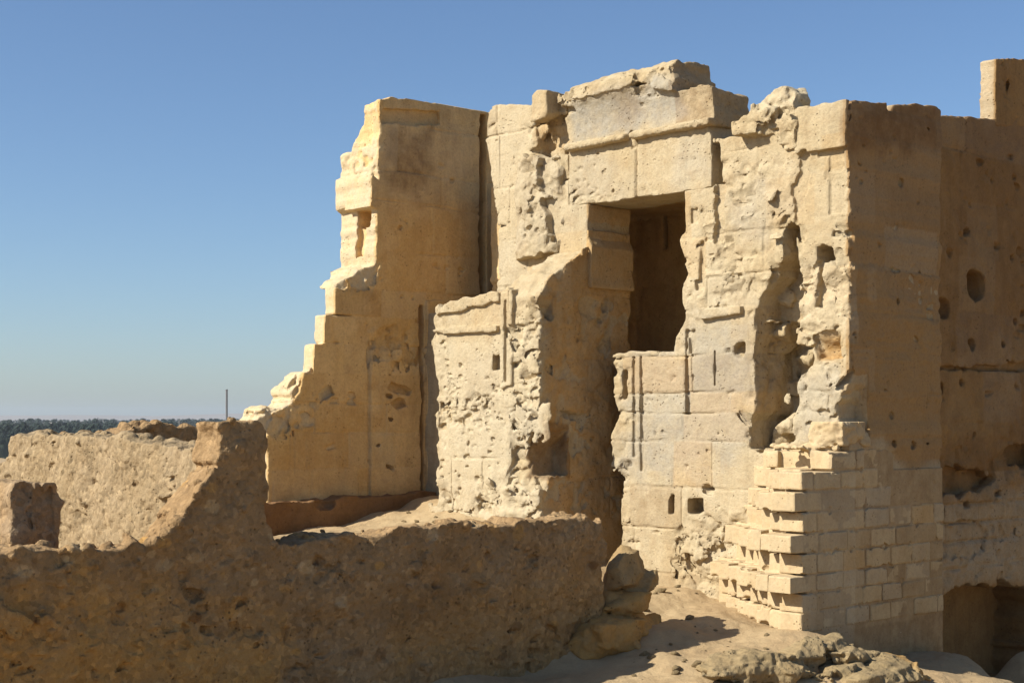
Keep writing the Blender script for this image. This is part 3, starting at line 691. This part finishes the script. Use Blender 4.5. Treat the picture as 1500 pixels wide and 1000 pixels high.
def pier():
    v = Vol((-2.45, -1.5, -.75), (.15, 2.4, 2.75), .0155, 16)
    rng = v.rng
    ys = [659, 690, 719, 750, 781, 811, 842, 869, 897, 926]
    zz = [EYE-(y-HY)*19.3/FPX for y in ys]
    F0 = .045
    qe = [-.42, -1.06, -1.2, -1.05, -1.28, -1.05, -1.28, -1.05, -1.07]
    qend = [B([(1262, 680)])[0][0], B([(1282, 700)])[0][0], B([(1302, 730)])[0][0]] + [2.2]*6
    for i in range(9):
        zt, zb = zz[i], zz[i+1]
        q = qe[i]; first = True
        while q < qend[i]-.12:
            L = rng.uniform(.44, .60)*(.55 if (first and i % 2) else 1)
            q1 = min(q+L, qend[i]); first = False
            if qend[i]-q1 < .15: q1 = qend[i]
            g = rng.uniform(.010, .016)
            v.box('add', (-.32, q+g, zb+g+rng.uniform(-.003, .004)), (F0+rng.uniform(-.012, .008), q1-g, zt-g+rng.uniform(-.004, .004)), jit=.02)
            if rng.random() < .6: v.paint(('pale', 'warm', 'grey', 'dark')[rng.integers(0, 4)], 'B', [(q, zb), (q1, zb), (q1, zt), (q, zt)], rng.uniform(.15, .45), .01, (0.01, .2))
            q = q1
        n = (3, 4, 4, 5, 5, 5, 6, 6, 6)[i]; dq = 1.12/n
        for k in range(n):                                       # toothed headers stepping back to the façade
            p1 = -.30-.31*k; p0 = p1-.31
            qs = qe[i]+dq*(k+.5)+rng.uniform(-.05, .05)
            if i == 0:
                qs = -.75+.25*(k+.2)+rng.uniform(-.03, .03)
                if k == 1: qs = -.1
                if k == 0: continue
            if i % 2 == 0 and i: qs -= .02
            gp = rng.uniform(.022, .055)
            v.box('add', (p0+gp, min(qs, -.02), zb+.007), (p1-gp+.0, .12, zt-.008-rng.uniform(0, .02)), jit=.035)
            v.box('add', (p0-.02, min(qs+.28, .0), zb-.01), (p1+.02, .12, zt+.01))     # mortar core
    v.box('add', (-.32, -.92, -.7), (.027, 2.2, zz[1]-.02))                              # core and footing
    v.box('add', (-.32, -.35, -.7), (.027, 1.0, zz[0]-.02))
    v.box('add', (-.3, -1.05, -.7), (.02, 2.21, zz[9]-.01))
    v.box('add', (-1.3, -.14, -.5), (-.2, .1, zz[0]-.02))
    # rubble bed over the top course
    for k in range(26):
        t = rng.random(); pp = -1.15+1.15*t
        v.ell('add', (pp, -.1-.62*max(0, (t-.25))*rng.random()+.05, zz[0]+.0+.03*rng.random()), (rng.uniform(.1, .22), rng.uniform(.1, .2), rng.uniform(.02, .045)))
    v.rough('A', [(-3, zz[0]-.03), (0, zz[0]-.03), (0, 3), (-3, 3)], .05)
    qz = B([(1246, 634)], .0)[0]
    v.box('add', (-.38, qz[0]-.3, qz[1]-.18), (.07, qz[0]+.33, qz[1]+.17), jit=.15)                        # stone on the top course at the corner
    v.rough('B', B([(1210, 600), (1280, 600), (1280, 660), (1210, 660)]), .07)
    for k in range(70):                                          # knocked-off arrises
        i = rng.integers(1, 9); kk = rng.integers(0, 6)
        v.ell('cut', (-.3-.31*kk-.15+rng.uniform(-.15, .15), qe[i]+.195*(kk+.5)-.02, (zz[i] if rng.random() < .5 else zz[i+1])), (rng.uniform(.03, .08), .06, rng.uniform(.025, .06)))
    for k in range(110):
        i = rng.integers(1, 9); v.rock('cut', (F0+.012, rng.uniform(-1.1, 2.2), zz[i]), (rng.uniform(.02, .05), rng.uniform(.03, .10), rng.uniform(.015, .045)), 0, rng.uniform(-.5, .5), 8)
    v.paint('pale', 'A', [(-3, -.2), (.1, -.2), (.1, 2.8), (-3, 2.8)], .5, .1, (-2, .1))
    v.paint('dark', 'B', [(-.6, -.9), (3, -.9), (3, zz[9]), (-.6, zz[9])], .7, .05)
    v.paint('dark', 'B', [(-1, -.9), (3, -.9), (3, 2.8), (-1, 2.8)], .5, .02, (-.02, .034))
    return v.finish('masonry_pier', temple, BRICK, base=.006)

right_facade(); left_facade(); lintel(); cornice(); top_stone(); side_wall(); bench(); long_wall(); inner_walls(); pier()

# ---- salt-mud walls in front -------------------------------------------------------------------
PF = -1.36
def rubble_skin(v, plane, poly, w, n, r0, r1, sign=1, deep=.6):
    us = [a for a, _ in poly]; vs = [b for _, b in poly]
    for k in range(n):
        u, z = v.rng.uniform(min(us), max(us)), v.rng.uniform(min(vs), max(vs))
        if poly_sd(np.array([u]), np.array([z]), poly)[0] > -.01: continue
        r = r0+(r1-r0)*v.rng.random()**2.2
        c = w-sign*r*v.rng.uniform(deep*.5, deep)
        rr = (r*v.rng.uniform(.8, 1.0), r*v.rng.uniform(.8, 1.5), r*v.rng.uniform(.55, 1.0))
        if plane == 'A': v.rock('add', (u, c, z), (rr[1], rr[0], rr[2]), v.rng.uniform(-.4, .4), v.rng.uniform(-.5, .5), 9)
        else: v.rock('add', (c, u, z), rr, v.rng.uniform(-.4, .4), v.rng.uniform(-.5, .5), 9)

def fg_wall():
    v = Vol((-2.0, -12.4, -1.0), (-1.05, -2.6, 2.95), .0185, 21)
    b = lambda pts: B(pts, PF)
    poly = b([(-140, 800), (-60, 812), (0, 812), (60, 806), (150, 803), (228, 798), (258, 775), (272, 745), (298, 705), (318, 682), (322, 650), (316, 616), (330, 612), (380, 612), (388, 632), (394, 690), (397, 765), (413, 795), (430, 796), (455, 786), (560, 777), (640, 772), (700, 768), (790, 762), (866, 758), (882, 768), (890, 800), (886, 830), (884, 900)]) + [(-2.95, -1.25), (-12.5, -1.25)]
    v.prism('add', 'B', poly, PF-.5, PF, wob=.025, ws=.1)
    low = b([(-140, 880), (60, 930), (200, 960), (400, 930), (600, 960), (760, 930), (900, 905), (950, 915)]) + [(-2.4, -1.2), (-12.5, -1.2)]
    v.prism('add', 'B', low, PF-.5, PF+.015, wob=.1, ws=.3)
    v.prism('add', 'B', b([(-140, 860), (30, 888), (70, 905), (60, 925), (-140, 925)]), PF-.3, PF+.10, wob=.06)
    rubble_skin(v, 'B', poly, PF, 1100, .018, .10, deep=.9)
    rubble_skin(v, 'B', low, PF+.02, 260, .03, .12, deep=.85)
    lp = b([(-140, 830), (420, 810), (870, 780), (870, 990), (-140, 990)])
    v.pits('B', lp, PF+.01, 420, .012, .04)
    v.pits('B', b([(500, 850), (760, 850), (760, 990), (500, 990)]), PF+.08, 60, .025, .06)
    # loose bits along the broken top
    for k in range(130):
        t = v.rng.random()
        q = -12.4+9.4*t
        top = np.interp(q, [x for x, _ in poly[:27]], [y for _, y in poly[:27]])
        if poly_sd(np.array([q]), np.array([top-.07]), poly)[0] > -.01: continue
        r = v.rng.uniform(.02, .06)
        v.ell('add', (PF-.5*v.rng.random(), q, top+v.rng.uniform(-.03, .005)), (r*1.2, r*1.2, r), rot=v.rng.random())
    v.rough('B', [(-13, -2), (-2, -2), (-2, 4), (-13, 4)], .034)
    v.rough('B', b([(390, 760), (560, 765), (560, 800), (390, 810)]), .04)
    v.paint('warm', 'B', b([(-140, 890), (120, 870), (260, 880), (420, 930), (420, 1100), (-140, 1100)]), .85, .5)
    v.paint('warm', 'B', b([(560, 900), (760, 850), (880, 830), (960, 900), (900, 1000), (560, 1000)]), .45, .5)
    v.paint('dark', 'B', b([(540, 890), (660, 850), (700, 860), (620, 910), (550, 915)]), .5, .15)
    for k in range(330):
        q = v.rng.uniform(-12, -3); z = v.rng.uniform(-.3, 2.6); r = .02+.085*v.rng.random()**2.2
        hexa = [(q+r*math.cos(t)*v.rng.uniform(.7, 1.3), z+r*.7*math.sin(t)*v.rng.uniform(.7, 1.3)) for t in np.arange(6)*math.pi/3]
        v.paint(('buff', 'buff', 'warm', 'dark', 'brown')[k % 5], 'B', hexa, v.rng.uniform(.4, 1), .008)
    return tag(v.finish('mud_wall', None, MUD, base=.012, big=.012), 'long brown foreground wall of salt mud and rubble with a tall upright stub near its left', 'wall')

def mid_wall():
    q0 = -8.45
    v = Vol((-7.3, -8.8, .5), (-1.7, -7.8, 3.0), .019, 22)
    a = lambda pts: A(pts, q0)
    poly = a([(-20, 690), (8, 672), (14, 640), (24, 635), (90, 638), (150, 641), (210, 647), (262, 654), (284, 657), (330, 660), (330, 900), (-20, 900)])
    v.prism('add', 'A', poly, q0, q0+.42, wob=.025, ws=.12)
    rubble_skin(v, 'A', poly, q0, 420, .025, .07, sign=-1, deep=.9)
    v.pits('A', poly, q0-.01, 160, .02, .045)
    for k in range(60):
        p = v.rng.uniform(-6, -1.8); top = np.interp(p, [x for x, _ in poly[2:10]], [y for _, y in poly[2:10]])
        if poly_sd(np.array([p]), np.array([top-.07]), poly)[0] > -.01: continue
        r = v.rng.uniform(.025, .06); v.ell('add', (p, q0+.42*v.rng.random(), top+v.rng.uniform(-.02, .02)), (r*1.2, r*1.2, r))
    v.rough('A', [(-7, 0), (-1, 0), (-1, 4), (-7, 4)], .028)
    return tag(v.finish('mud_wall', None, MUDLIT, base=.012, big=.01), 'sunlit pale plastered mud wall at the left, behind the brown foreground wall', 'wall')

def far_wall():
    p0 = -7.0
    v = Vol((-7.8, -9.3, .4), (-6.8, -3.6, 3.2), .03, 23)
    b = lambda pts: B(pts, p0)
    poly = b([(60, 640), (105, 637), (150, 637), (175, 634), (185, 630), (205, 629), (225, 625), (250, 624), (285, 626), (330, 628), (330, 800), (60, 800)])
    v.prism('add', 'B', poly, p0-.55, p0, wob=.03, ws=.12)
    rubble_skin(v, 'B', poly, p0, 200, .04, .1, deep=.7)
    for k in range(60):
        q = v.rng.uniform(-9, -4); top = np.interp(q, [x for x, _ in poly[:10]], [y for _, y in poly[:10]])
        if poly_sd(np.array([q]), np.array([top-.07]), poly)[0] > -.01: continue
        r = v.rng.uniform(.03, .09); v.ell('add', (p0-.55*v.rng.random(), q, top), (r*1.2, r*1.2, r))
    v.rough('B', [(-13, -2), (-2, -2), (-2, 4), (-13, 4)], .04)
    return tag(v.finish('mud_wall', None, MUD, base=.015, big=.02), 'low rough dark wall top showing over the sunlit mud wall', 'wall')

def stump():
    p0 = -2.5
    v = Vol((-3.4, -10.7, .5), (-2.2, -9.3, 2.5), .02, 24)
    poly = B([(18, 704), (35, 700), (60, 706), (84, 708), (92, 722), (92, 840), (16, 840), (18, 760)], p0)
    v.prism('add', 'B', poly, p0-.45, p0, wob=.03, ws=.15)
    for k in range(3):
        qq = B([(44+15*k, 740)], p0)[0][0]; v.prism('cut', 'B', [(qq-.02, 1.0), (qq+.02, 1.0), (qq+.03, 2.3), (qq-.02, 2.3)], p0-.04, p0+.2, wob=.03)
    v.rough('B', [(-12, 0), (-8, 0), (-8, 3), (-12, 3)], .03)
    v.paint('grey', 'B', poly, .3, .2)
    return tag(v.finish('wall_stub', None, MUD, base=.015, big=.02), 'short square mud stub standing before the sunlit wall at the far left edge', 'wall stub')

fg_wall(); mid_wall(); far_wall(); stump()

# ---- boulders ----------------------------------------------------------------------------------
def at(px, py, d):
    return ((px-CX)/FPX*d, d, EYE-(py-HY)*d/FPX)
def boulder(name, ells, label, cat, lo, hi, mat=ROCK, rough=.05, paints=(), seed=31, h=.02, cuts=(), group=None):
    v = Vol(lo, hi, h, seed)
    for c, r, rot, tilt, pw in ells: v.rock('add', c, [x*1.12 for x in r], rot, tilt, 14)
    for c, r in cuts: v.ell('cut', c, r)
    v.rough('A', [(-99, -99), (99, -99), (99, 99), (-99, 99)], rough)
    for p in paints: v.paint(*p)
    return tag(v.finish(name, None, mat, base=.016, big=.03), label, cat, group)
def pqz(px, py, d):
    x, y, z = at(px, py, d); p, q = to_pq(x, y); return (p, q, z)

c1 = pqz(915, 838, 19.3); c2 = pqz(918, 885, 19.15)
boulder('boulder', [(c1, (.26, .34, .28), .3, .1, 2.4), ((c1[0]-.05, c1[1]+.15, c1[2]-.18), (.28, .3, .22), 0, 0, 2.5)],
        'rough tan rubble boulder at the right end of the foreground wall', 'boulder', [x-.8 for x in c1], [x+.8 for x in c1], rough=.03, paints=(('grey', 'B', [(-9, -9), (9, -9), (9, 9), (-9, 9)], .0, .1), ('warm', 'B', [(-9, -9), (9, -9), (9, 9), (-9, 9)], .25, .1)), seed=32)
boulder('boulder', [(c2, (.3, .36, .19), .1, .05, 4.0), ((c2[0]-.02, c2[1]-.02, c2[2]-.32), (.36, .55, .24), 0, 0, 2.6), ((c2[0]+.12, c2[1]-.45, c2[2]-.38), (.3, .5, .25), 0, 0, 2.6)],
        'ochre block under the rough boulder at the end of the foreground wall', 'boulder', (c2[0]-.9, c2[1]-1.3, c2[2]-.9), (c2[0]+.9, c2[1]+1, c2[2]+.6), rough=.035, paints=(('warm', 'B', [(-9, -9), (9, -9), (9, 9), (-9, 9)], .95, .1),), seed=33)
r1 = pqz(1105, 975, 17.7); r2 = pqz(1205, 945, 18.3); r3 = pqz(1280, 985, 17.9); r4 = pqz(1180, 962, 18.0)
boulder('rock', [(r1, (.24, .85, .14), -.27, 0, 2.6), ((r1[0]-.02, r1[1]-.45, r1[2]-.04), (.2, .4, .1), -.4, 0, 2.2), (r4, (.2, .26, .17), -.3, .1, 2.6), ((r1[0]+.12, r1[1]+.2, r1[2]-.06), (.3, .6, .12), -.3, 0, 2.2)],
        'long low weathered rock lying at the lower right, nearest the foreground wall', 'rock', [x-1.5 for x in r1], [r1[0]+1.2, r1[1]+1.8, r1[2]+.5], rough=.032, seed=34, h=.016)
boulder('rock', [(r2, (.26, .34, .15), 0, .1, 2.6), ((r2[0]+.1, r2[1]+.2, r2[2]-.1), (.3, .38, .12), .3, 0, 2.6), ((r2[0]+.2, r2[1]+.45, r2[2]-.14), (.2, .3, .1), -.3, 0, 2.6)],
        'rounded rough rock at the foot of the masonry pier', 'rock', [x-.9 for x in r2], [x+1.0 for x in r2], rough=.035, seed=35, h=.016)
boulder('rock', [((r3[0], r3[1], r3[2]-.04), (.42, .75, .12), -.05, .0, 6.0), ((r3[0]-.25, r3[1]-.3, r3[2]+.02), (.25, .35, .1), .5, 0, 2.6), ((r3[0]-.1, r3[1]+.3, r3[2]+.05), (.2, .3, .06), .2, 0, 2.6)],
        'flat slab of rock with a squared right end beside the masonry pier', 'rock', [x-1.2 for x in r3], [x+1.2 for x in r3], rough=.03, seed=36, h=.017,
        paints=(('warm', 'B', [(r3[1]+.6, -9), (9, -9), (9, 9), (r3[1]+.6, 9)], .7, .05),))

# ---- ground ------------------------------------------------------------------------------------
ctrl = []
def cp(px, py, d=None, z=None):
    if d is None: d = (EYE-z)*FPX/(py-HY)
    x, y, zz = at(px, py, d); ctrl.append((x, y, zz))
cp(1170, 925, 19.2); cp(1070, 884, 21.4); cp(950, 858, 22.6); cp(1000, 858, 22.2); cp(960, 912, 19.4); cp(1040, 900, 20.3); cp(1095, 940, 18.9); cp(1000, 960, 18.3)
cp(1020, 995, 17.4); cp(1200, 985, 17.8); cp(1370, 955, 20.8); cp(1370, 985, 19); cp(1450, 990, 18.9); cp(1500, 940, 22); cp(800, 1000, 17.8); cp(900, 985, 18)
for p, q, z in ((-8.0, -.4, 1.52), (-7.0, -.25, 1.5), (-6.2, -.2, 1.42), (-5.7, -.3, 1.25), (-7.6, -2, 1.12), (-8.3, -2.2, 1.05), (-8.3, -3.5, 1.0), (-7, -3, 1.08), (-8.1, -1.1, 1.25), (-6.0, -2.5, 1.2), (-4.5, -3.5, 1.0), (-6, -5, 1.15), (-3.5, -5, .95), (-3, -7, .9), (-8, -6, 1.1),
                (-2.1, -4.0, .75), (-2.6, -9, .8), (-5, -11, .7), (-3, -11.5, .6), (-10, -8, .9), (-12, -3, .9), (-9.8, 0, 1.2), (-5, 1.5, .6), (-4.4, -.6, .55), (-4.0, 1, .4), (-3.6, -1.6, .45),
                (-.9, -4.5, -.25), (-.8, -7, -.5), (-.8, -10, -.7), (1, -4, -.5), (2, -8, -.8), (3, 0, -3.4), (2.6, -3, -2.6), (4, -5, -4), (4, 4, -5), (6, 0, -6), (2.8, 3, -3.6), (.5, 3.2, -1.4), (.6, 5, -1.4), (-.5, 3, -1.4), (-.5, 4, -1.4), (-.5, 5.5, -1.4), (1.6, 4, -2), (-1.2, 4, -1.4), (5, -10, -3.5), (3, -14, -1), (0, -13, -.8), (8, 0, -7), (6, 8, -7), (-4, 8, .3), (-12, 6, .6), (-14, -12, .4), (2, 12, -3)):  # unseen ground at far right is dropped to cut bounced light on the tower
    x, y, _ = world(p, q, 0); ctrl.append((x, y, z))
ctrl = np.array(ctrl)
def ground_z(X, Y):
    X, Y = np.asarray(X, float), np.asarray(Y, float)
    d2 = (X[..., None]-ctrl[:, 0])**2 + (Y[..., None]-ctrl[:, 1])**2
    w = 1/(d2+.06)**1.6
    z = (w*ctrl[:, 2]).sum(-1)/w.sum(-1)
    r = np.hypot(X-0, Y-20)
    k = sstep(32, 75, r)
    return z*(1-k) + (-12.0)*k
g = lambda n, a, b: np.linspace(a, b, n)
far = np.geomspace(30, 7000, 46)
xs = np.unique(np.concatenate([-far, g(90, -30, -9), g(430, -9, 11), g(60, 11.2, 30), far]))
ys_ = np.unique(np.concatenate([20-far, g(40, -10, 12), g(330, 12.1, 28), g(80, 28.3, 50), 20+far]))
GX, GY = np.meshgrid(xs, ys_, indexing='ij')
GZ = np.concatenate([ground_z(GX[i:i+40], GY[i:i+40]) for i in range(0, len(xs), 40)])
near = np.hypot(GX, GY-20) < 40
nzv = np.zeros(GX.shape)
for i, j in np.argwhere(near):
    x, y = GX[i, j], GY[i, j]
    nzv[i, j] = .05*mnoise.noise((x*.9, y*.9, 0)) + .028*mnoise.noise((x*2.7, y*2.7, 3)) + .018*mnoise.noise((x*7, y*7, 5)) + .010*mnoise.noise((x*16, y*16, 9))
GZ = GZ+nzv
nx, ny = GX.shape
idx = np.arange(nx*ny).reshape(nx, ny)
gq = np.stack([idx[:-1, :-1], idx[1:, :-1], idx[1:, 1:], idx[:-1, 1:]], -1).reshape(-1, 4)
SAND = NT('sandy_ground')
t = SAND
co = t.n('ShaderNodeTexCoord').outputs['Object']
c = t.mix(t.ramp(t.noise(co, .6, 5), [(.38, 0.), (.62, 1.)]), (.41, .30, .165), (.355, .245, .128))
c = t.mix(t.math('MULTIPLY', t.ramp(t.noise(co, 5, 5), [(.5, 0.), (.68, 1.)]), .5), c, (.26, .18, .095))
c = t.mix(.5, c, t.ramp(t.noise(co, 40, 4, .75), [(.25, .65), (.5, 1.), (.75, 1.2)]), 'MULTIPLY')
vo = t.n('ShaderNodeTexVoronoi'); vo.inputs['Scale'].default_value = 9; t.l(co, vo.inputs['Vector'])
pb_ = t.math('MULTIPLY', t.ramp(vo.outputs['Distance'], [(.09, 1.), (.16, 0.)]), t.ramp(t.noise(co, 1.3, 2), [(.48, 0.), (.6, 1.)]))
c = t.mix(t.math('MULTIPLY', pb_, .45), c, (.17, .12, .07))
bp = t.n('ShaderNodeBump'); bp.inputs['Strength'].default_value = .8; bp.inputs['Distance'].default_value = .03
t.l(t.math('ADD', t.math('ADD', t.noise(co, 9, 6, .65), t.math('MULTIPLY', t.noise(co, 45, 3, .7), .35)), t.math('MULTIPLY', pb_, .3)), bp.inputs['Height'])
t.l(bp.outputs[0], t.b.inputs['Normal']); t.l(c, t.b.inputs['Base Color']); t.b.inputs['Roughness'].default_value = .95; t.b.inputs['Specular IOR Level'].default_value = .1
me = make_mesh('ground', np.stack([GX, GY, GZ], -1).reshape(-1, 3), gq); me.materials.append(t.m)
gr = bpy.data.objects.new('ground', me); COL.objects.link(gr); tag(gr, kind='structure')

def gz(x, y):
    return float(ground_z(np.array([x]), np.array([y]))[0]) + .05*mnoise.noise((x*.9, y*.9, 0)) + .028*mnoise.noise((x*2.7, y*2.7, 3))

# small stones lying about
import bmesh
stone_meshes = []
for k in range(5):
    bm = bmesh.new(); bmesh.ops.create_icosphere(bm, subdivisions=3, radius=1)
    for vv in bm.verts:
        d = 1+.35*mnoise.noise(vv.co*1.3+Vector((k*7, 0, 0)))+.14*mnoise.noise(vv.co*3.5+Vector((0, k*5, 0)))
        vv.co = Vector((vv.co.x*1.25, vv.co.y, vv.co.z*.7))*d
    me = bpy.data.meshes.new('stone'); bm.to_mesh(me); bm.free(); me.materials.append(ROCK)
    for p in me.polygons: p.use_smooth = True
    stone_meshes.append(me)
spots = []
rs = random.Random(4)
while len(spots) < 80:
    x, y = rs.uniform(1.3, 5.6), rs.uniform(17.6, 22.5)
    p, q = to_pq(x, y)
    if q > -.15 or (p > -2.4 and q > -1.4) or (p < -.9 and q < -2.2 and p < -.9) : continue
    spots.append((x, y, (.012+.05*rs.random()**2.5)*(1 if rs.random() < .9 else 1.6)))
for i in range(12):
    p, q = rs.uniform(-8.0, -5.8), rs.uniform(-2.2, -.2); x, y, _ = world(p, q, 0); spots.append((x, y, rs.uniform(.02, .045)))
for i, (x, y, r) in enumerate(spots):
    o = bpy.data.objects.new('stone', stone_meshes[i % 5]); COL.objects.link(o)
    o.location = (x, y, gz(x, y)+r*.25); o.scale = (r, r, r); o.rotation_euler = (rs.uniform(-.3, .3), rs.uniform(-.3, .3), rs.uniform(0, 6.3))
    court = i >= 80
    tag(o, 'small pale stone lying on the sand below the side wall' if court else 'small pale stone scattered on the sandy ground near the masonry pier', 'stone', 'small stones in the court' if court else 'small stones by the pier')

# ---- far things --------------------------------------------------------------------------------
def simple(name, col, rough=.9):
    t = NT(name); co = t.n('ShaderNodeTexCoord').outputs['Object']
    c = t.mix(t.noise(co, .15, 4), tuple(x*.75 for x in col), tuple(x*1.25 for x in col)); t.l(c, t.b.inputs['Base Color'])
    t.b.inputs['Roughness'].default_value = rough; t.b.inputs['Specular IOR Level'].default_value = .2
    return t.m
LEAF = simple('palm_green', (.02, .03, .02)); HILL = simple('desert_hills', (.24, .19, .15)); STEEL = simple('weathered_steel', (.16, .16, .16))

rp = random.Random(12); V, Fc = [], []
for i in range(4600):
    D = 560+1500*rp.random()**1.3; px = rp.uniform(-900, 600) if i < 3600 else rp.uniform(600, 2400)
    x = (px-CX)/FPX*D; zb = -12; H = rp.uniform(5, 11.5)*(1 if D < 900 else 1.1); R = rp.uniform(2.2, 4.2)
    for k in range(22):
        az = rp.uniform(0, 6.283); el = rp.uniform(-.7, 1.2)
        dx, dy = math.cos(az), math.sin(az)
        b0 = Vector((x, D, zb+H)); m = b0+Vector((dx*R*.6*math.cos(el), dy*R*.6*math.cos(el), R*.6*math.sin(el)))
        e = m+Vector((dx*R*.55, dy*R*.55, -R*.45)); sd = Vector((-dy, dx, 0))*R*.17
        n0 = len(V); V += [b0-sd*.3, b0+sd*.3, m+sd, m-sd, e]
        Fc += [(n0, n0+1, n0+2, n0+3), (n0+3, n0+2, n0+4)]
    if rp.random() < .8:                                          # undergrowth below the crowns
        for k in range(7):
            c0 = Vector((x+rp.uniform(-6, 6), D+rp.uniform(-4, 4), zb)); r = rp.uniform(1.5, 3.5); hh = rp.uniform(2.5, H*.75)
            n0 = len(V); V += [c0+Vector((-r, 0, 0)), c0+Vector((r, 0, 0)), c0+Vector((r*.6, rp.uniform(-1, 1), hh)), c0+Vector((-r*.5, rp.uniform(-1, 1), hh*1.1))]
            Fc.append((n0, n0+1, n0+2, n0+3))
me = bpy.data.meshes.new('palm_grove'); me.from_pydata([tuple(v) for v in V], [], Fc); me.materials.append(LEAF)
tag(bpy.data.objects.new('palm_grove', me), 'distant dark palm grove along the horizon at the left', 'palm grove', kind='stuff')
COL.objects.link(bpy.data.objects['palm_grove'])

hv, hf = [], []
nh = 160
for i in range(nh):
    px = -1500+4500*i/(nh-1); D = 5600; x = (px-CX)/FPX*D
    top = 12+14*mnoise.noise((i*.13, 0, 2))+6*mnoise.noise((i*.5, 0, 4))
    hv += [(x, D, -14), (x, D+150, top), (x, D+600, top+4), (x, D+1200, -14)]
    if i:
        n0 = 4*(i-1)
        for k in range(3): hf.append((n0+k, n0+4+k, n0+5+k, n0+1+k))
me = bpy.data.meshes.new('hills'); me.from_pydata(hv, [], hf); me.materials.append(HILL)
ho = bpy.data.objects.new('hills', me); COL.objects.link(ho); tag(ho, kind='structure')

def tube(bm, a, b, r0, r1, n=10):
    a, b = Vector(a), Vector(b); z = (b-a).normalized(); x = z.orthogonal().normalized(); y = z.cross(x)
    ra = [bm.verts.new(a+(x*math.cos(t)+y*math.sin(t))*r0) for t in np.arange(n)*2*math.pi/n]
    rb = [bm.verts.new(b+(x*math.cos(t)+y*math.sin(t))*r1) for t in np.arange(n)*2*math.pi/n]
    for i in range(n): bm.faces.new((ra[i], ra[(i+1) % n], rb[(i+1) % n], rb[i]))
    bm.faces.new(ra[::-1]); bm.faces.new(rb)
def mesh_obj(name, bm, mat, parent=None):
    me = bpy.data.meshes.new(name); bm.to_mesh(me); bm.free(); me.materials.append(mat)
    o = bpy.data.objects.new(name, me); COL.objects.link(o); o.parent = parent; return o
D = 300.0
x, _, zt = at(332, 572, D)
bm = bmesh.new(); tube(bm, (0, 0, 0), (0, 0, zt+12), .25, .2); tube(bm, (0, 0, zt+12), (0, 0, zt+12.25), .24, .24)
o = mesh_obj('mast', bm, STEEL); o.location = (x, D, -12); tag(o, 'tall thin grey mast rising behind the mud walls', 'mast')
D = 420.0; x, _, zt = at(263, 613, D)
bm = bmesh.new(); tube(bm, (0, 0, 0), (0, 0, zt+12), .3, .2); tube(bm, (-.7, 0, zt+11), (.7, 0, zt+11), .12, .12, 6)
o = mesh_obj('pole', bm, STEEL); o.location = (x, D, -12); tag(o, 'tiny far pole standing in the palm grove left of the mast', 'pole')

# ---- haze: one closed box of thin dusty air round everything ----------------------------------------
hz = bpy.data.materials.new('dusty_air'); hz.use_nodes = True
hn = hz.node_tree; hn.nodes.clear(); ho_ = hn.nodes.new('ShaderNodeOutputMaterial'); pv = hn.nodes.new('ShaderNodeVolumePrincipled')
pv.inputs['Color'].default_value = (.74, .81, .86, 1); pv.inputs['Density'].default_value = .00014; pv.inputs['Anisotropy'].default_value = .2
hn.links.new(pv.outputs[0], ho_.inputs['Volume'])
bm = bmesh.new(); bmesh.ops.create_cube(bm, size=1)
o = mesh_obj('haze', bm, hz); o.scale = (15000, 15000, 66); o.location = (0, 0, 18); tag(o, 'thin dusty air over the whole plain', 'haze', kind='stuff')

# ---- camera, light, sky --------------------------------------------------------------------------
cam = bpy.data.cameras.new('camera'); co_ = bpy.data.objects.new('camera', cam); COL.objects.link(co_)
cam.sensor_width = 36; cam.lens = FPX/1500*36; cam.clip_start = .1; cam.clip_end = 40000
cam.shift_x = 0; cam.shift_y = (HY-500)/1500
co_.location = (0, 0, EYE); co_.rotation_euler = (math.radians(90), 0, 0)
sc.camera = co_

RATIO, EL = .42, math.radians(37)
dx, dy = CA+RATIO*SA, SA-RATIO*CA                                 # horizontal travel of the light
n_ = math.hypot(dx, dy); dx, dy = dx/n_, dy/n_
dirv = Vector((dx*math.cos(EL), dy*math.cos(EL), -math.sin(EL)))
sun = bpy.data.lights.new('sun', 'SUN'); sun.energy = 5.0; sun.angle = math.radians(.53); sun.color = (1.0, .965, .89)
so = bpy.data.objects.new('sun', sun); COL.objects.link(so); so.rotation_euler = dirv.to_track_quat('-Z', 'Y').to_euler(); so.location = (-10, -5, 20)
w = bpy.data.worlds.new('World'); sc.world = w; w.use_nodes = True
nt = w.node_tree; bg = nt.nodes['Background']
sky = nt.nodes.new('ShaderNodeTexSky'); sky.sky_type = 'NISHITA'; sky.sun_disc = False
sky.sun_elevation = EL; sky.sun_rotation = math.atan2(-dx, -dy)
sky.air_density = 1.0; sky.dust_density = 1.2; sky.ozone_density = 5.5; sky.altitude = 800
nt.links.new(sky.outputs[0], bg.inputs['Color']); bg.inputs['Strength'].default_value = .081
sc.view_settings.view_transform = 'Standard'; sc.view_settings.look = 'None'; sc.view_settings.exposure = .67; sc.view_settings.gamma = 1
sc.cycles.use_denoising = True
sc.cycles.max_bounces = 8; sc.cycles.diffuse_bounces = 4
